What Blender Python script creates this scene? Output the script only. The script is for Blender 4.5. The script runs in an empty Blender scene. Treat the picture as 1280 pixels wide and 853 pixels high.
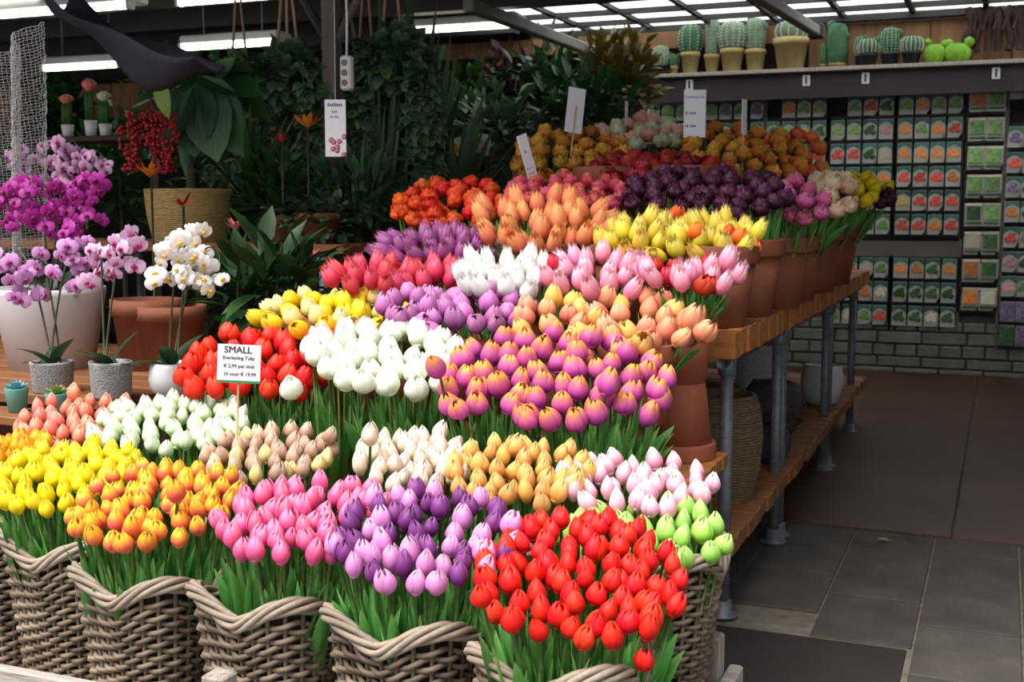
import bpy, math, random
from mathutils import Vector, Matrix
import numpy as np
random.seed(7)
S = bpy.context.scene
COL = S.collection
PI = math.pi
# ------------------------------------------------------------------ camera
CAMH, FPX, YAW = 1.3, 1500.0, math.radians(22.2)
PITCH = math.atan(168 / 1500)
FW = Vector((-math.sin(YAW) * math.cos(PITCH), math.cos(YAW) * math.cos(PITCH), -math.sin(PITCH)))
RT = Vector((math.cos(YAW), math.sin(YAW), 0))
UP = RT.cross(FW)
FH = Vector((-math.sin(YAW), math.cos(YAW), 0))
cd = bpy.data.cameras.new('camera'); cam = bpy.data.objects.new('camera', cd); COL.objects.link(cam)
cam.matrix_world = Matrix(((RT.x, UP.x, -FW.x, 0), (RT.y, UP.y, -FW.y, 0), (RT.z, UP.z, -FW.z, CAMH), (0, 0, 0, 1)))
cd.sensor_width = 36; cd.lens = FPX / 1280 * 36; cd.clip_end = 100
cd.dof.use_dof = True; cd.dof.focus_distance = 2.75; cd.dof.aperture_fstop = 8
S.camera = cam
# ------------------------------------------------------------------ light
w = bpy.data.worlds.new('overcast_sky'); S.world = w; w.use_nodes = True
bg = w.node_tree.nodes['Background']; bg.inputs[0].default_value = (0.93, 0.96, 1.0, 1); bg.inputs[1].default_value = 0.5
S.view_settings.view_transform = 'Standard'; S.view_settings.look = 'None'
S.view_settings.exposure = 1.0; S.view_settings.gamma = 1; S.view_settings.use_curve_mapping = False
sd = bpy.data.lights.new('sun', 'SUN'); sd.energy = 3.3; sd.angle = math.radians(50); sd.color = (1, .97, .92)
sun = bpy.data.objects.new('sun', sd); COL.objects.link(sun); sun.rotation_euler = (math.radians(30), 0, math.radians(-30))

# ------------------------------------------------------------------ helpers
def ray(x, y): return FW * FPX + RT * (x - 640) + UP * (426.5 - y)
def at(x, y, Y):
    d = ray(x, y); return Vector((0, 0, CAMH)) + d * (Y / d.y)
def atz(x, y, z):
    d = ray(x, y); return Vector((0, 0, CAMH)) + d * ((z - CAMH) / d.z)
def atk(x, y, k):                     # a point at horizontal distance k along the view
    d = ray(x, y); return Vector((0, 0, CAMH)) + d * (k / d.dot(FH))
def rnd(a, b): return random.uniform(a, b)
def lut(tab, v):
    for (a, p), (b, q) in zip(tab, tab[1:]):
        if v <= b: return p + (q - p) * (v - a) / (b - a)
    return tab[-1][1]
def lin(c):                           # sRGB 0-255 -> linear
    return tuple(((x / 255) / 12.92 if x / 255 <= .04045 else ((x / 255 + .055) / 1.055) ** 2.4) for x in c)

class MB:
    def __init__(s): s.v = []; s.f = []; s.t = []; s.uv = []
    def add(s, p, t=0, uv=(0, 0)):
        s.v.append(tuple(p)); s.t.append(t); s.uv.append((uv[0], uv[1], 0)); return len(s.v) - 1
    def box(s, a, b, M=None):
        n = len(s.v)
        for z in (a[2], b[2]):
            for x, y in ((a[0], a[1]), (b[0], a[1]), (b[0], b[1]), (a[0], b[1])):
                p = Vector((x, y, z)); s.add(M @ p if M else p)
        for q in ((3, 2, 1, 0), (4, 5, 6, 7), (0, 1, 5, 4), (1, 2, 6, 5), (2, 3, 7, 6), (3, 0, 4, 7)):
            s.f.append([n + i for i in q])
        return s
    def bevbox(s, a, b, r=.004):      # box with chamfered edges
        n = len(s.v); pts = []
        for ins, z in ((r, a[2]), (0, a[2] + r), (0, b[2] - r), (r, b[2])):
            x0, y0, x1, y1 = a[0] + ins, a[1] + ins, b[0] - ins, b[1] - ins
            c = min(r, (x1 - x0) / 3, (y1 - y0) / 3)
            for x, y in ((x0 + c, y0), (x1 - c, y0), (x1, y0 + c), (x1, y1 - c), (x1 - c, y1), (x0 + c, y1), (x0, y1 - c), (x0, y0 + c)):
                s.add((x, y, z))
        s.f.append([n + 7 - i for i in range(8)]); s.f.append([n + 24 + i for i in range(8)])
        for k in range(3):
            for i in range(8):
                j = (i + 1) % 8; s.f.append([n + k * 8 + i, n + k * 8 + j, n + k * 8 + 8 + j, n + k * 8 + 8 + i])
        return s
    def tube(s, path, rad, n=6, closed=False, cap=True):
        P = [Vector(p) for p in path]; m = len(P); base = len(s.v)
        R = rad if isinstance(rad, (list, tuple)) else [rad] * m
        for i, p in enumerate(P):
            if closed: d = P[(i + 1) % m] - P[i - 1]
            else: d = P[min(i + 1, m - 1)] - P[max(i - 1, 0)]
            if d.length < 1e-9: d = Vector((0, 0, 1))
            d.normalize()
            a = Vector((0, 0, 1)) if abs(d.z) < .9 else Vector((1, 0, 0))
            e = d.cross(a).normalized(); g = e.cross(d)
            for k in range(n):
                th = 2 * PI * k / n
                s.add(p + (e * math.cos(th) + g * math.sin(th)) * R[i], i / max(1, m - 1), (k / n, i / max(1, m - 1)))
        for i in range(m if closed else m - 1):
            j = (i + 1) % m
            for k in range(n):
                l = (k + 1) % n
                s.f.append([base + i * n + k, base + i * n + l, base + j * n + l, base + j * n + k])
        if cap and not closed:
            s.f.append([base + k for k in range(n)]); s.f.append([base + (m - 1) * n + n - 1 - k for k in range(n)])
        return s
    def lathe(s, prof, n=24, c=(0, 0, 0), mod=None):
        base = len(s.v)
        for i, (r, z) in enumerate(prof):
            for k in range(n):
                th = 2 * PI * k / n; q = r * (mod(th, z) if mod else 1)
                s.add((c[0] + q * math.cos(th), c[1] + q * math.sin(th), c[2] + z), i / (len(prof) - 1), (k / n, i / (len(prof) - 1)))
        for i in range(len(prof) - 1):
            for k in range(n):
                l = (k + 1) % n
                s.f.append([base + i * n + k, base + i * n + l, base + i * n + n + l, base + i * n + n + k])
        if prof[0][0] > 1e-6: s.f.append([base + n - 1 - k for k in range(n)])
        if prof[-1][0] > 1e-6: s.f.append([base + (len(prof) - 1) * n + k for k in range(n)])
        return s
    def sphere(s, c, r, n=8, m=5, sc=(1, 1, 1)):
        base = len(s.v)
        for i in range(m + 1):
            a = PI * i / m - PI / 2
            for k in range(n):
                th = 2 * PI * k / n
                s.add((c[0] + r * sc[0] * math.cos(a) * math.cos(th), c[1] + r * sc[1] * math.cos(a) * math.sin(th), c[2] + r * sc[2] * math.sin(a)), i / m)
        for i in range(m):
            for k in range(n):
                l = (k + 1) % n; s.f.append([base + i * n + k, base + i * n + l, base + i * n + n + l, base + i * n + n + k])
        return s
    def grid(s, fn, nu, nv, tfn=None):
        b = len(s.v)
        for j in range(nv + 1):
            for i in range(nu + 1):
                u, v = i / nu, j / nv; s.add(fn(u, v), tfn(u, v) if tfn else v, (u, v))
        for j in range(nv):
            for i in range(nu):
                a = b + j * (nu + 1) + i; s.f.append([a, a + 1, a + nu + 2, a + nu + 1])
        return b
    def leaf(s, p, d, nrm, L, W, bend=0.0, n=4, fold=.25):     # pointed leaf blade
        d = Vector(d).normalized(); nrm = Vector(nrm); sd = d.cross(nrm)
        if sd.length < 1e-4: sd = d.cross(Vector((.3, .8, .5)))
        sd.normalize(); nrm = sd.cross(d); p = Vector(p); b = len(s.v)
        for j in range(n + 1):
            v = j / n; wd = W * .5 * (math.sin(PI * (v ** .8) * .97 + .03)) ** .8 if j < n else 0
            c = p + d * (L * v) - nrm * (bend * L * v * v)
            s.add(c - sd * wd + nrm * wd * fold, v, (0, v)); s.add(c, v, (.5, v)); s.add(c + sd * wd + nrm * wd * fold, v, (1, v))
        for j in range(n):
            for i in range(2):
                a = b + j * 3 + i; s.f.append([a, a + 1, a + 4, a + 3])
    def mesh(s, name, mat, smooth=True):
        me = bpy.data.meshes.new(name); me.from_pydata(s.v, [], s.f); 
        a = me.attributes.new('t', 'FLOAT', 'POINT'); a.data.foreach_set('value', s.t)
        a = me.attributes.new('uvw', 'FLOAT_VECTOR', 'POINT'); a.data.foreach_set('vector', [c for q in s.uv for c in q])
        me.polygons.foreach_set('use_smooth', [smooth] * len(me.polygons)); me.materials.append(mat); me.update()
        return me
    def build(s, name, mat, parent=None, smooth=True, loc=None):
        return ob(name, s.mesh(name, mat, smooth), parent, loc)

def ob(name, me, parent=None, loc=None):
    o = bpy.data.objects.new(name, me); COL.objects.link(o)
    if parent: o.parent = parent
    if loc is not None: o.location = loc
    return o
def tag(o, label, cat, group=None):
    o['label'] = label; o['category'] = cat
    if group: o['group'] = group
    return o
def thing(name, label, cat, loc=(0, 0, 0), group=None, rz=0):
    o = ob(name, None, None, loc); o.rotation_euler = (0, 0, rz); o.empty_display_size = .05
    return tag(o, label, cat, group)
def struct(o): o['kind'] = 'structure'; return o
def stuff(o): o['kind'] = 'stuff'; return o

# ------------------------------------------------------------------ materials
def newmat(name):
    m = bpy.data.materials.new(name); m.use_nodes = True
    return m, m.node_tree.nodes, m.node_tree.links, m.node_tree.nodes['Principled BSDF']
def pmat(name, c1, c2=None, scale=8, rough=.6, bump=0, bscale=None, metal=0, spec=.4, stretch=(1, 1, 1), objrand=0.0, detail=4, trans=0):
    m, N, Lk, P = newmat(name)
    P.inputs['Roughness'].default_value = rough; P.inputs['Metallic'].default_value = metal
    P.inputs['Specular IOR Level'].default_value = spec
    c1 = lin(c1); c2 = lin(c2) if c2 else c1
    tc = N.new('ShaderNodeTexCoord'); mp = N.new('ShaderNodeMapping'); mp.inputs['Scale'].default_value = stretch
    Lk.new(tc.outputs['Object'], mp.inputs[0])
    nz = N.new('ShaderNodeTexNoise'); nz.inputs['Scale'].default_value = scale; nz.inputs['Detail'].default_value = detail
    Lk.new(mp.outputs[0], nz.inputs['Vector'])
    rp = N.new('ShaderNodeValToRGB'); rp.color_ramp.elements[0].position = .3; rp.color_ramp.elements[1].position = .7
    rp.color_ramp.elements[0].color = (*c1, 1); rp.color_ramp.elements[1].color = (*c2, 1)
    Lk.new(nz.outputs['Fac'], rp.inputs[0]); out = rp.outputs[0]
    if objrand:
        oi = N.new('ShaderNodeObjectInfo'); mr = N.new('ShaderNodeMapRange')
        mr.inputs['To Min'].default_value = 1 - objrand; mr.inputs['To Max'].default_value = 1 + objrand
        Lk.new(oi.outputs['Random'], mr.inputs['Value'])
        hs = N.new('ShaderNodeHueSaturation'); Lk.new(out, hs.inputs['Color']); Lk.new(mr.outputs[0], hs.inputs['Value']); out = hs.outputs[0]
    Lk.new(out, P.inputs['Base Color'])
    if bump:
        n2 = N.new('ShaderNodeTexNoise'); n2.inputs['Scale'].default_value = bscale or scale * 4; n2.inputs['Detail'].default_value = 5
        Lk.new(mp.outputs[0], n2.inputs['Vector'])
        bp = N.new('ShaderNodeBump'); bp.inputs['Strength'].default_value = bump; bp.inputs['Distance'].default_value = .01
        Lk.new(n2.outputs['Fac'], bp.inputs['Height']); Lk.new(bp.outputs[0], P.inputs['Normal'])
    if trans:
        tr = N.new('ShaderNodeBsdfTranslucent'); Lk.new(out, tr.inputs['Color'])
        mx = N.new('ShaderNodeMixShader'); mx.inputs[0].default_value = trans
        Lk.new(P.outputs[0], mx.inputs[1]); Lk.new(tr.outputs[0], mx.inputs[2])
        Lk.new(mx.outputs[0], N['Material Output'].inputs['Surface'])
    return m
def ramp_mat(name, stops, rough=.45, vary=.12, streak=.25, trans=.22, hue=.012, spec=.35):
    """petal or leaf: colour runs along the blade (attribute t) with fine length-wise streaks"""
    m, N, Lk, P = newmat(name); P.inputs['Roughness'].default_value = rough; P.inputs['Specular IOR Level'].default_value = spec
    at_ = N.new('ShaderNodeAttribute'); at_.attribute_name = 't'
    au = N.new('ShaderNodeAttribute'); au.attribute_name = 'uvw'
    mp = N.new('ShaderNodeMapping'); mp.inputs['Scale'].default_value = (14, 1.6, 1); Lk.new(au.outputs['Vector'], mp.inputs[0])
    oi = N.new('ShaderNodeObjectInfo'); Lk.new(oi.outputs['Location'], mp.inputs['Location'])
    nz = N.new('ShaderNodeTexNoise'); nz.inputs['Scale'].default_value = 1.5; nz.inputs['Detail'].default_value = 3; Lk.new(mp.outputs[0], nz.inputs['Vector'])
    ma = N.new('ShaderNodeMath'); ma.operation = 'MULTIPLY_ADD'; ma.inputs[1].default_value = streak; 
    sb = N.new('ShaderNodeMath'); sb.operation = 'SUBTRACT'; sb.inputs[1].default_value = .5
    Lk.new(nz.outputs['Fac'], sb.inputs[0]); Lk.new(sb.outputs[0], ma.inputs[0]); Lk.new(at_.outputs['Fac'], ma.inputs[2])
    rp = N.new('ShaderNodeValToRGB'); cr = rp.color_ramp
    while len(cr.elements) < len(stops): cr.elements.new(.5)
    for e, (p, c) in zip(cr.elements, stops): e.position = p; e.color = (*lin(c), 1)
    Lk.new(ma.outputs[0], rp.inputs[0])
    hs = N.new('ShaderNodeHueSaturation'); Lk.new(rp.outputs[0], hs.inputs['Color'])
    for key, sp_, mul in (('Value', vary, 1.0), ('Hue', hue, 7.31)):
        mm = N.new('ShaderNodeMath'); mm.operation = 'MULTIPLY'; mm.inputs[1].default_value = mul; Lk.new(oi.outputs['Random'], mm.inputs[0])
        fr = N.new('ShaderNodeMath'); fr.operation = 'FRACT'; Lk.new(mm.outputs[0], fr.inputs[0])
        mr = N.new('ShaderNodeMapRange'); c0 = 1.0 if key == 'Value' else .5
        mr.inputs['To Min'].default_value = c0 - sp_; mr.inputs['To Max'].default_value = c0 + sp_
        Lk.new(fr.outputs[0], mr.inputs['Value']); Lk.new(mr.outputs[0], hs.inputs[key])
    Lk.new(hs.outputs[0], P.inputs['Base Color'])
    bp = N.new('ShaderNodeBump'); bp.inputs['Strength'].default_value = .25; bp.inputs['Distance'].default_value = .004
    Lk.new(nz.outputs['Fac'], bp.inputs['Height']); Lk.new(bp.outputs[0], P.inputs['Normal'])
    if trans:
        tr = N.new('ShaderNodeBsdfTranslucent'); Lk.new(hs.outputs[0], tr.inputs['Color'])
        mx = N.new('ShaderNodeMixShader'); mx.inputs[0].default_value = trans
        Lk.new(P.outputs[0], mx.inputs[1]); Lk.new(tr.outputs[0], mx.inputs[2]); Lk.new(mx.outputs[0], N['Material Output'].inputs['Surface'])
    return m
def emat(name, col, st):
    m, N, Lk, P = newmat(name)
    P.inputs['Base Color'].default_value = (*lin(col), 1); P.inputs['Emission Color'].default_value = (*lin(col), 1); P.inputs['Emission Strength'].default_value = st
    return m

M = {}
M['paver'] = pmat('paver_grey', (54, 50, 47), (74, 68, 63), 6, .8, .35, 60, objrand=.14)
M['ground'] = pmat('ground_joint', (84, 78, 70), (112, 104, 94), 20, .95, .4)
M['sheet'] = pmat('brown_sheet', (54, 31, 22), (82, 50, 34), 1.6, .5, .15, 40)
M['mat'] = pmat('dark_mat', (30, 25, 24), (40, 34, 32), 4, .7, .15, 60)
M['brick'] = pmat('painted_brick', (98, 94, 87), (122, 117, 108), 7, .75, .5, 30, objrand=.08)
M['mortar'] = pmat('mortar', (78, 74, 68), (96, 91, 85), 12, .9, .4)
M['darkwall'] = pmat('dark_wall', (40, 36, 32), (54, 47, 42), 2, .85)
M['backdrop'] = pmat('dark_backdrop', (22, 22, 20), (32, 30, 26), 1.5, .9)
M['ceil'] = pmat('dark_ceiling', (48, 45, 43), (62, 58, 55), 1.5, .8)
M['boardwood'] = pmat('board_wood', (128, 90, 58), (158, 116, 78), 3, .7, .2, 12, stretch=(9, 9, .7), objrand=.12)
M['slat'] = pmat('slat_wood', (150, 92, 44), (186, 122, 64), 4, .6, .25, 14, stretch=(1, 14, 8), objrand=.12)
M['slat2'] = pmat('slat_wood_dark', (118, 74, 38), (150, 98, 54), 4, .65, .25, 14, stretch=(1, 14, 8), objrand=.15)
M['greywood'] = pmat('weathered_wood', (134, 122, 112), (176, 165, 156), 5, .8, .35, 14, stretch=(14, 14, 1.2))
M['railwood'] = pmat('weathered_rail', (150, 140, 132), (188, 178, 170), 5, .8, .35, 14, stretch=(1.2, 14, 14))
M['steel'] = pmat('galvanised_steel', (92, 96, 104), (120, 124, 130), 30, .5, .1, 60, metal=.35)
M['greymetal'] = pmat('grey_metal', (116, 112, 106), (140, 135, 128), 10, .6)
M['darkmetal'] = pmat('dark_beam', (52, 50, 50), (66, 63, 62), 5, .7)
M['terracotta'] = pmat('terracotta', (138, 74, 50), (164, 94, 66), 5, .75, .12, 60, objrand=.08)
M['terracotta2'] = pmat('brown_terracotta', (118, 66, 44), (142, 84, 58), 5, .75, .12, 60, objrand=.08)
M['wicker'] = pmat('wicker', (84, 70, 56), (142, 124, 106), 9, .6, .3, 60, objrand=.28)
M['wickerrim'] = pmat('wicker_rim', (112, 96, 82), (164, 148, 132), 9, .6, .3, 60, objrand=.1)
M['liner'] = pmat('dark_liner', (26, 24, 22), (36, 33, 30), 9, .9)
M['stemg'] = pmat('stem_green', (88, 128, 62), (120, 154, 82), 30, .5, objrand=.15)
M['leafg'] = ramp_mat('tulip_leaf', [(0, (128, 164, 92)), (.4, (76, 136, 58)), (.8, (88, 156, 70)), (1, (132, 186, 100))], .42, .22, .5, .2, .012, .45)
M['dleaf'] = ramp_mat('dark_leaf', [(0, (40, 76, 34)), (.5, (34, 70, 34)), (1, (60, 98, 48))], .4, .25, .6, .12, .02)
M['dleaf2'] = ramp_mat('blue_green_leaf', [(0, (66, 92, 64)), (.5, (58, 88, 62)), (1, (104, 128, 92))], .5, .25, .6, .12, .02)
M['mleaf'] = ramp_mat('mid_green_leaf', [(0, (50, 92, 36)), (.5, (44, 88, 34)), (1, (82, 122, 54))], .45, .25, .6, .15, .02)
M['pleaf'] = ramp_mat('pale_green_leaf', [(0, (120, 152, 70)), (.5, (134, 164, 82)), (1, (110, 150, 70))], .5, .1, .4, .2, .01)
M['rope'] = pmat('jute_rope', (150, 122, 98), (178, 148, 120), 60, .9)
M['white'] = pmat('white_plastic', (214, 212, 210), (226, 224, 222), 4, .5)
M['card'] = pmat('white_card', (236, 234, 238), (244, 242, 246), 3, .6)
M['ink'] = pmat('dark_ink', (34, 36, 66), None, 3, .6)
M['blueink'] = pmat('blue_ink', (70, 88, 150), None, 3, .6)
M['greenink'] = pmat('green_strip', (58, 140, 84), None, 3, .6)
M['pinkink'] = pmat('pink_print', (214, 110, 140), (232, 160, 180), 40, .6)
M['stickwood'] = pmat('stick_wood', (190, 160, 120), (206, 178, 140), 20, .7)

# ------------------------------------------------------------------ the setting
# ground, pavers, floor sheets, mat
floor = struct(MB().box((-12, -4, -.05), (4, 11, -.008)).build('floor', M['ground'], smooth=False))
xs0, pw = -.502, .3035; TY = 4.93; pl = .434
for ix in range(-4, 5):
    x0 = xs0 + ix * pw
    off = 0 if ix % 2 else .0
    y = TY - (pl * .5 if ix % 2 else 0)
    if ix % 2: MB().bevbox((x0 + .004, y + .004, -.03), (x0 + pw - .004, TY - .002, rnd(-.002, .002)), .003).build('paving_tile', M['paver'], floor, False)
    while y > 1.2:
        y2 = y - pl
        if not (-1.1 < x0 < -.21 and y2 < 3.5) or x0 < -1.2:
            MB().bevbox((x0 + .004, y2 + .004, -.03), (x0 + pw - .004, y - .004, rnd(-.003, .003)), .003).build('paving_tile', M['paver'], floor, False)
        y = y2
MB().bevbox((-1.1, 1.2, -.03), (-.212, 3.62, -.005), .004).build('floor_mat', M['mat'], floor, False)
seam = -.4
sx = atz(1195, 640, 0).x
MB().bevbox((-9, TY + .005, -.04), (sx - .003, 9.84, .004), .003).build('floor_sheet', M['sheet'], floor, False)
MB().bevbox((sx + .003, TY + .005, -.04), (3.6, 9.84, .002), .003).build('floor_sheet', M['sheet'], floor, False)
# fallen leaf and scraps
lf = MB(); p = atz(1106, 677, .006); lf.leaf((p.x - .03, p.y, .012), (1, .2, 0), (0, 0, 1), .055, .03, .1); tag(lf.build('fallen_leaf', M['pleaf']), 'small green leaf lying on a grey paving tile', 'leaf')
# back wall
WY = 9.86
wall = struct(MB().box((-13, WY + .02, -.05), (4, WY + .2, 3.3)).build('wall_back', M['darkwall'], smooth=False))
MB().box((-3.6, WY - .012, 0), (3.6, WY + .02, .46)).build('mortar_bed', M['mortar'], wall, False)
brick_me = {}
z = .0; row = 0
for hgt, bl in ((.05, .33), (.085, .33), (.10, .165), (.10, .33), (.085, .165)):
    x = -2.4 - (row % 2) * bl * .4
    if (hgt, bl) not in brick_me: brick_me[(hgt, bl)] = MB().bevbox((0, -.03, 0), (bl - .012, .0, hgt - .012), .008).mesh('brick', M['brick'], False)
    while x < 2.2:
        o = ob('brick', brick_me[(hgt, bl)], wall, (x, WY - .014 + rnd(-.004, .003), z)); x += bl
    z += hgt; row += 1
# boarded upper wall with visible planks (behind the cacti) and header board over the dark opening
ztop = at(850, 36, 9.6).z
xb0, xb1 = at(1012, 45, WY).x, 3.4
x = xb0
while x < 2.0:
    wd = rnd(.27, .31); MB().bevbox((x, WY - .02, 2.38), (x + wd - .006, WY + .02, ztop), .003).build('wall_plank', M['boardwood'], wall, False); x += wd
hx0 = at(500, 60, WY - .1).x
x = hx0
while x < xb0 - .01:
    wd = min(rnd(.5, .7), xb0 - x); MB().bevbox((x, WY - .14, 2.58), (x + wd - .005, WY - .05, ztop), .004).build('wall_plank', M['boardwood'], wall, False); x += wd
# opening below the header: flat dark panel, shade of the room put into its colour
MB().box((-9, WY - .03, 0), (at(822, 100, WY).x, WY + .02, 2.58)).build('opening_shade_panel', M['backdrop'], wall, False)
# left boards
x = -11
while x < -7.6:
    MB().bevbox((x, WY - .1, 2.18), (x + .44, WY - .05, 2.52), .004).build('wall_plank', M['boardwood'], wall, False); x += .45
# side walls and roof
struct(MB().box((-13.1, 3.2, -.05), (-13, 10, 3.3)).build('wall_left', M['darkwall'], smooth=False))
struct(MB().box((2.9, 2.6, -.05), (3.0, 10, 3.3)).build('unseen_wall_right', M['darkwall'], smooth=False))  # out of view, added to block light and keep the right-hand floor dark
RZ = at(850, 27, 9.6).z
GX0, GX1, GY0, GY1 = at(640, 30, 9.3).x, 2.9, 8.0, 9.84
ceiling = struct(MB().box((-13, 3.1, RZ), (GX0, WY + .2, RZ + .08)).box((GX0, 3.1, RZ), (3, GY0, RZ + .08)).build('ceiling', M['ceil'], smooth=False))
m, N, Lk, P = newmat('frosted_roof_glass'); 
tr = N.new('ShaderNodeBsdfTranslucent'); tr.inputs[0].default_value = (.92, .95, .97, 1); Lk.new(tr.outputs[0], N['Material Output'].inputs['Surface']); M['roofglass'] = m
nb = 13; bw = (GX1 - GX0) / nb
for iy, (ya, yb) in enumerate(((GY0, 8.9), (8.9, 9.40), (9.40, GY1))):
    for i in range(nb):
        MB().box((GX0 + i * bw + .02, ya + .02, RZ + .01), (GX0 + (i + 1) * bw - .02, yb - .02, RZ + .016)).build('roof_pane', M['roofglass'], ceiling, False)
    MB().box((GX0, ya - .025, RZ - .03), (GX1, ya + .02, RZ + .03)).build('roof_bar', M['darkmetal'], ceiling, False)
for i in range(nb + 1):
    MB().box((GX0 + i * bw - .02, GY0, RZ - .02), (GX0 + i * bw + .02, GY1, RZ + .025)).build('roof_bar', M['darkmetal'], ceiling, False)
MB().box((GX0, GY1 - .1, RZ - .05), (GX1, GY1, RZ)).build('roof_bar', M['darkmetal'], ceiling, False)
# dark cross beams under the roof
for Y, zz in ((6.6, RZ - .16), (7.5, RZ - .16), (8.6, RZ - .16)):
    MB().box((-13, Y, zz), (GX0 + .3 if Y > 8 else -2.0, Y + .12, RZ)).build('ceiling_beam', M['darkmetal'], ceiling, False)
# ------------------------------------------------------------------ long display table with two slatted shelves on steel legs
TX0, TX1, TY0, TY1 = -2.32, -.735, 3.6, 7.45
table = thing('display_table', 'long slatted wooden display table on steel pipe legs beside the aisle', 'table', (TX1, TY0, 0))
def tl(p): return (p[0] - TX1, p[1] - TY0, p[2])
up_sl = MB().bevbox((TX0 - TX1, 0, 0), (0, .084, .085), .004).mesh('slat', M['slat'], False)
lo_sl = MB().bevbox((TX0 - TX1, 0, 0), (0, .110, .055), .004).mesh('slat', M['slat2'], False)
y = 0
while y < TY1 - TY0:
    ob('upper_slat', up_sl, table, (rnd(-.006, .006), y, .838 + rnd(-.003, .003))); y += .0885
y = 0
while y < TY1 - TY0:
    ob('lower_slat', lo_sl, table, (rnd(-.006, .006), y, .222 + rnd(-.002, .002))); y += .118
def leg(parent, x, y, z1, r=.021, zsock=True, M_='steel'):
    mb = MB(); n = 14
    mb.lathe([(r, .0), (r, z1)], n, (x, y, 0))
    l = mb.build('leg', M[M_], parent)
    f = MB().lathe([(.05, 0), (.05, .006), (r + .009, .012), (r + .008, .05), (r + .001, .052)], n, (x, y, 0)).build('foot_flange', M[M_], l)
    if zsock: MB().lathe([(r + .001, z1 - .062), (r + .008, z1 - .06), (r + .008, z1), (r, z1)], n, (x, y, 0)).build('pipe_socket', M[M_], l)
    return l
for yy in (.10, 1.02, 2.4, 3.5):
    for xx in (TX1 - .048, TX0 + .06):
        leg(table, xx - TX1, yy + rnd(-.0, .0), .838)
        if yy in (1.02, 2.4): leg(table, xx - TX1 - .0, yy + .1, .838)
for xx in (TX1 - .048, TX0 + .06):
    MB().tube([(xx - TX1, .02, .205), (xx - TX1, TY1 - TY0 - .03, .205)], .017, 10).build('shelf_rail', M['steel'], table)
    MB().tube([(xx - TX1, .02, .82), (xx - TX1, TY1 - TY0 - .03, .82)], .017, 10).build('shelf_rail', M['steel'], table)

# stepped benches in front of the table, carrying the pot rows
def bench(name, label, x0, x1, y0, y1, z, th=.045, sw=.075):
    b = thing(name, label, 'bench', (x1, y0, 0)); yy = 0
    sm = MB().bevbox((x0 - x1, 0, 0), (0, sw, th), .004).mesh('slat', M['slat'], False)
    n = max(1, round((y1 - y0) / (sw + .008)))
    for i in range(n): ob('slat', sm, b, (rnd(-.004, .004), i * (y1 - y0) / n, z - th))
    for xx in (x0 - x1 + .05, (x0 - x1) / 2, -.06):
        for yv in (.05, y1 - y0 - .06): leg(b, xx, yv, z - th, .019)
    return b
bench('display_bench', 'slatted wooden bench under the upturned pots in front of the table', -2.35, -.745, 3.09, 3.565, .56)
bench('low_bench', 'low slatted bench behind the wicker baskets', -2.3, -.80, 2.68, 3.06, .34)

# weathered wooden rack that holds the baskets
rack = thing('basket_rack', 'weathered wooden rack holding the rows of wicker baskets', 'rack', (-.56, 1.8, 0))
def rk(a, b, nm='rack_rail', mat='railwood'):
    MB().bevbox((a[0] + .56, a[1] - 1.8, a[2]), (b[0] + .56, b[1] - 1.8, b[2]), .004).build(nm, M[mat], rack, False)
for i in range(10): rk((-2.75, 1.83 + i * .085, .115), (-.545, 1.83 + i * .085 + .078, .135), 'rack_slat')
rk((-2.75, 1.785, .285), (-1.42, 1.81, .365)); rk((-2.75, 1.785, .06), (-.55, 1.81, .135))
for xx, yy, zt in ((-1.36, 1.785, .425), (-2.7, 1.785, .40), (-.60, 2.585, .335), (-2.7, 2.60, .40), (-.60, 1.785, .2)):
    rk((xx, yy, 0), (xx + .05, yy + .05, zt), 'rack_post', 'greywood')
rk((-.548, 2.50, .20), (-.515, 2.68, .245), 'rack_rail', 'railwood'); rk((-.55, 1.84, .06), (-.53, 2.585, .115))
rk((-2.72, 1.84, .06), (-2.7, 2.6, .115))

# ------------------------------------------------------------------ wicker baskets
BH = .355
def sq(th, hx, hy, p=3.6):
    c, s_ = math.cos(th), math.sin(th); r = (abs(c) ** p + abs(s_) ** p) ** (-1 / p)
    return hx * r * c, hy * r * s_
def corner(th): return abs(math.sin(2 * th)) ** 1.5
BHX, BHY = .142, .128
def bsize(v): return (.100 + (BHX - .100) * v ** 1.15, .090 + (BHY - .090) * v ** 1.15)
def rimz(th): return .048 * corner(th)
NST = 28; PTS = NST * 4
basket_parts = []
def weave(v, phase, r, amp, zscale=1):
    path = []
    hx, hy = bsize(v)
    for k in range(PTS):
        th = 2 * PI * k / PTS
        d = amp * math.cos(NST / 2 * th + phase)
        x, y = sq(th, hx + d, hy + d)
        path.append((x, y, BH * v + rimz(th) * v ** 2 + .0022 * math.sin(NST / 2 * th + phase)))
    return path
NR = 27
for i in range(NR):
    v = .015 + i * .93 / NR
    mb = MB().tube(weave(v, PI * (i % 2), 0, .0062), .0056, 6, closed=True)
    basket_parts.append(('willow_strand', mb.mesh('willow_strand', M['wicker'])))
mb = MB()
for k in range(NST):
    th = 2 * PI * (k + .0) / NST; pts = []
    for j in range(5):
        v = j / 4; hx, hy = bsize(v); x, y = sq(th, hx, hy); pts.append((x, y, BH * v + rimz(th) * v * v))
    mb.tube(pts, .0045, 5)
basket_parts.append(('stakes', mb.mesh('stakes', M['wicker'])))
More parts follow.
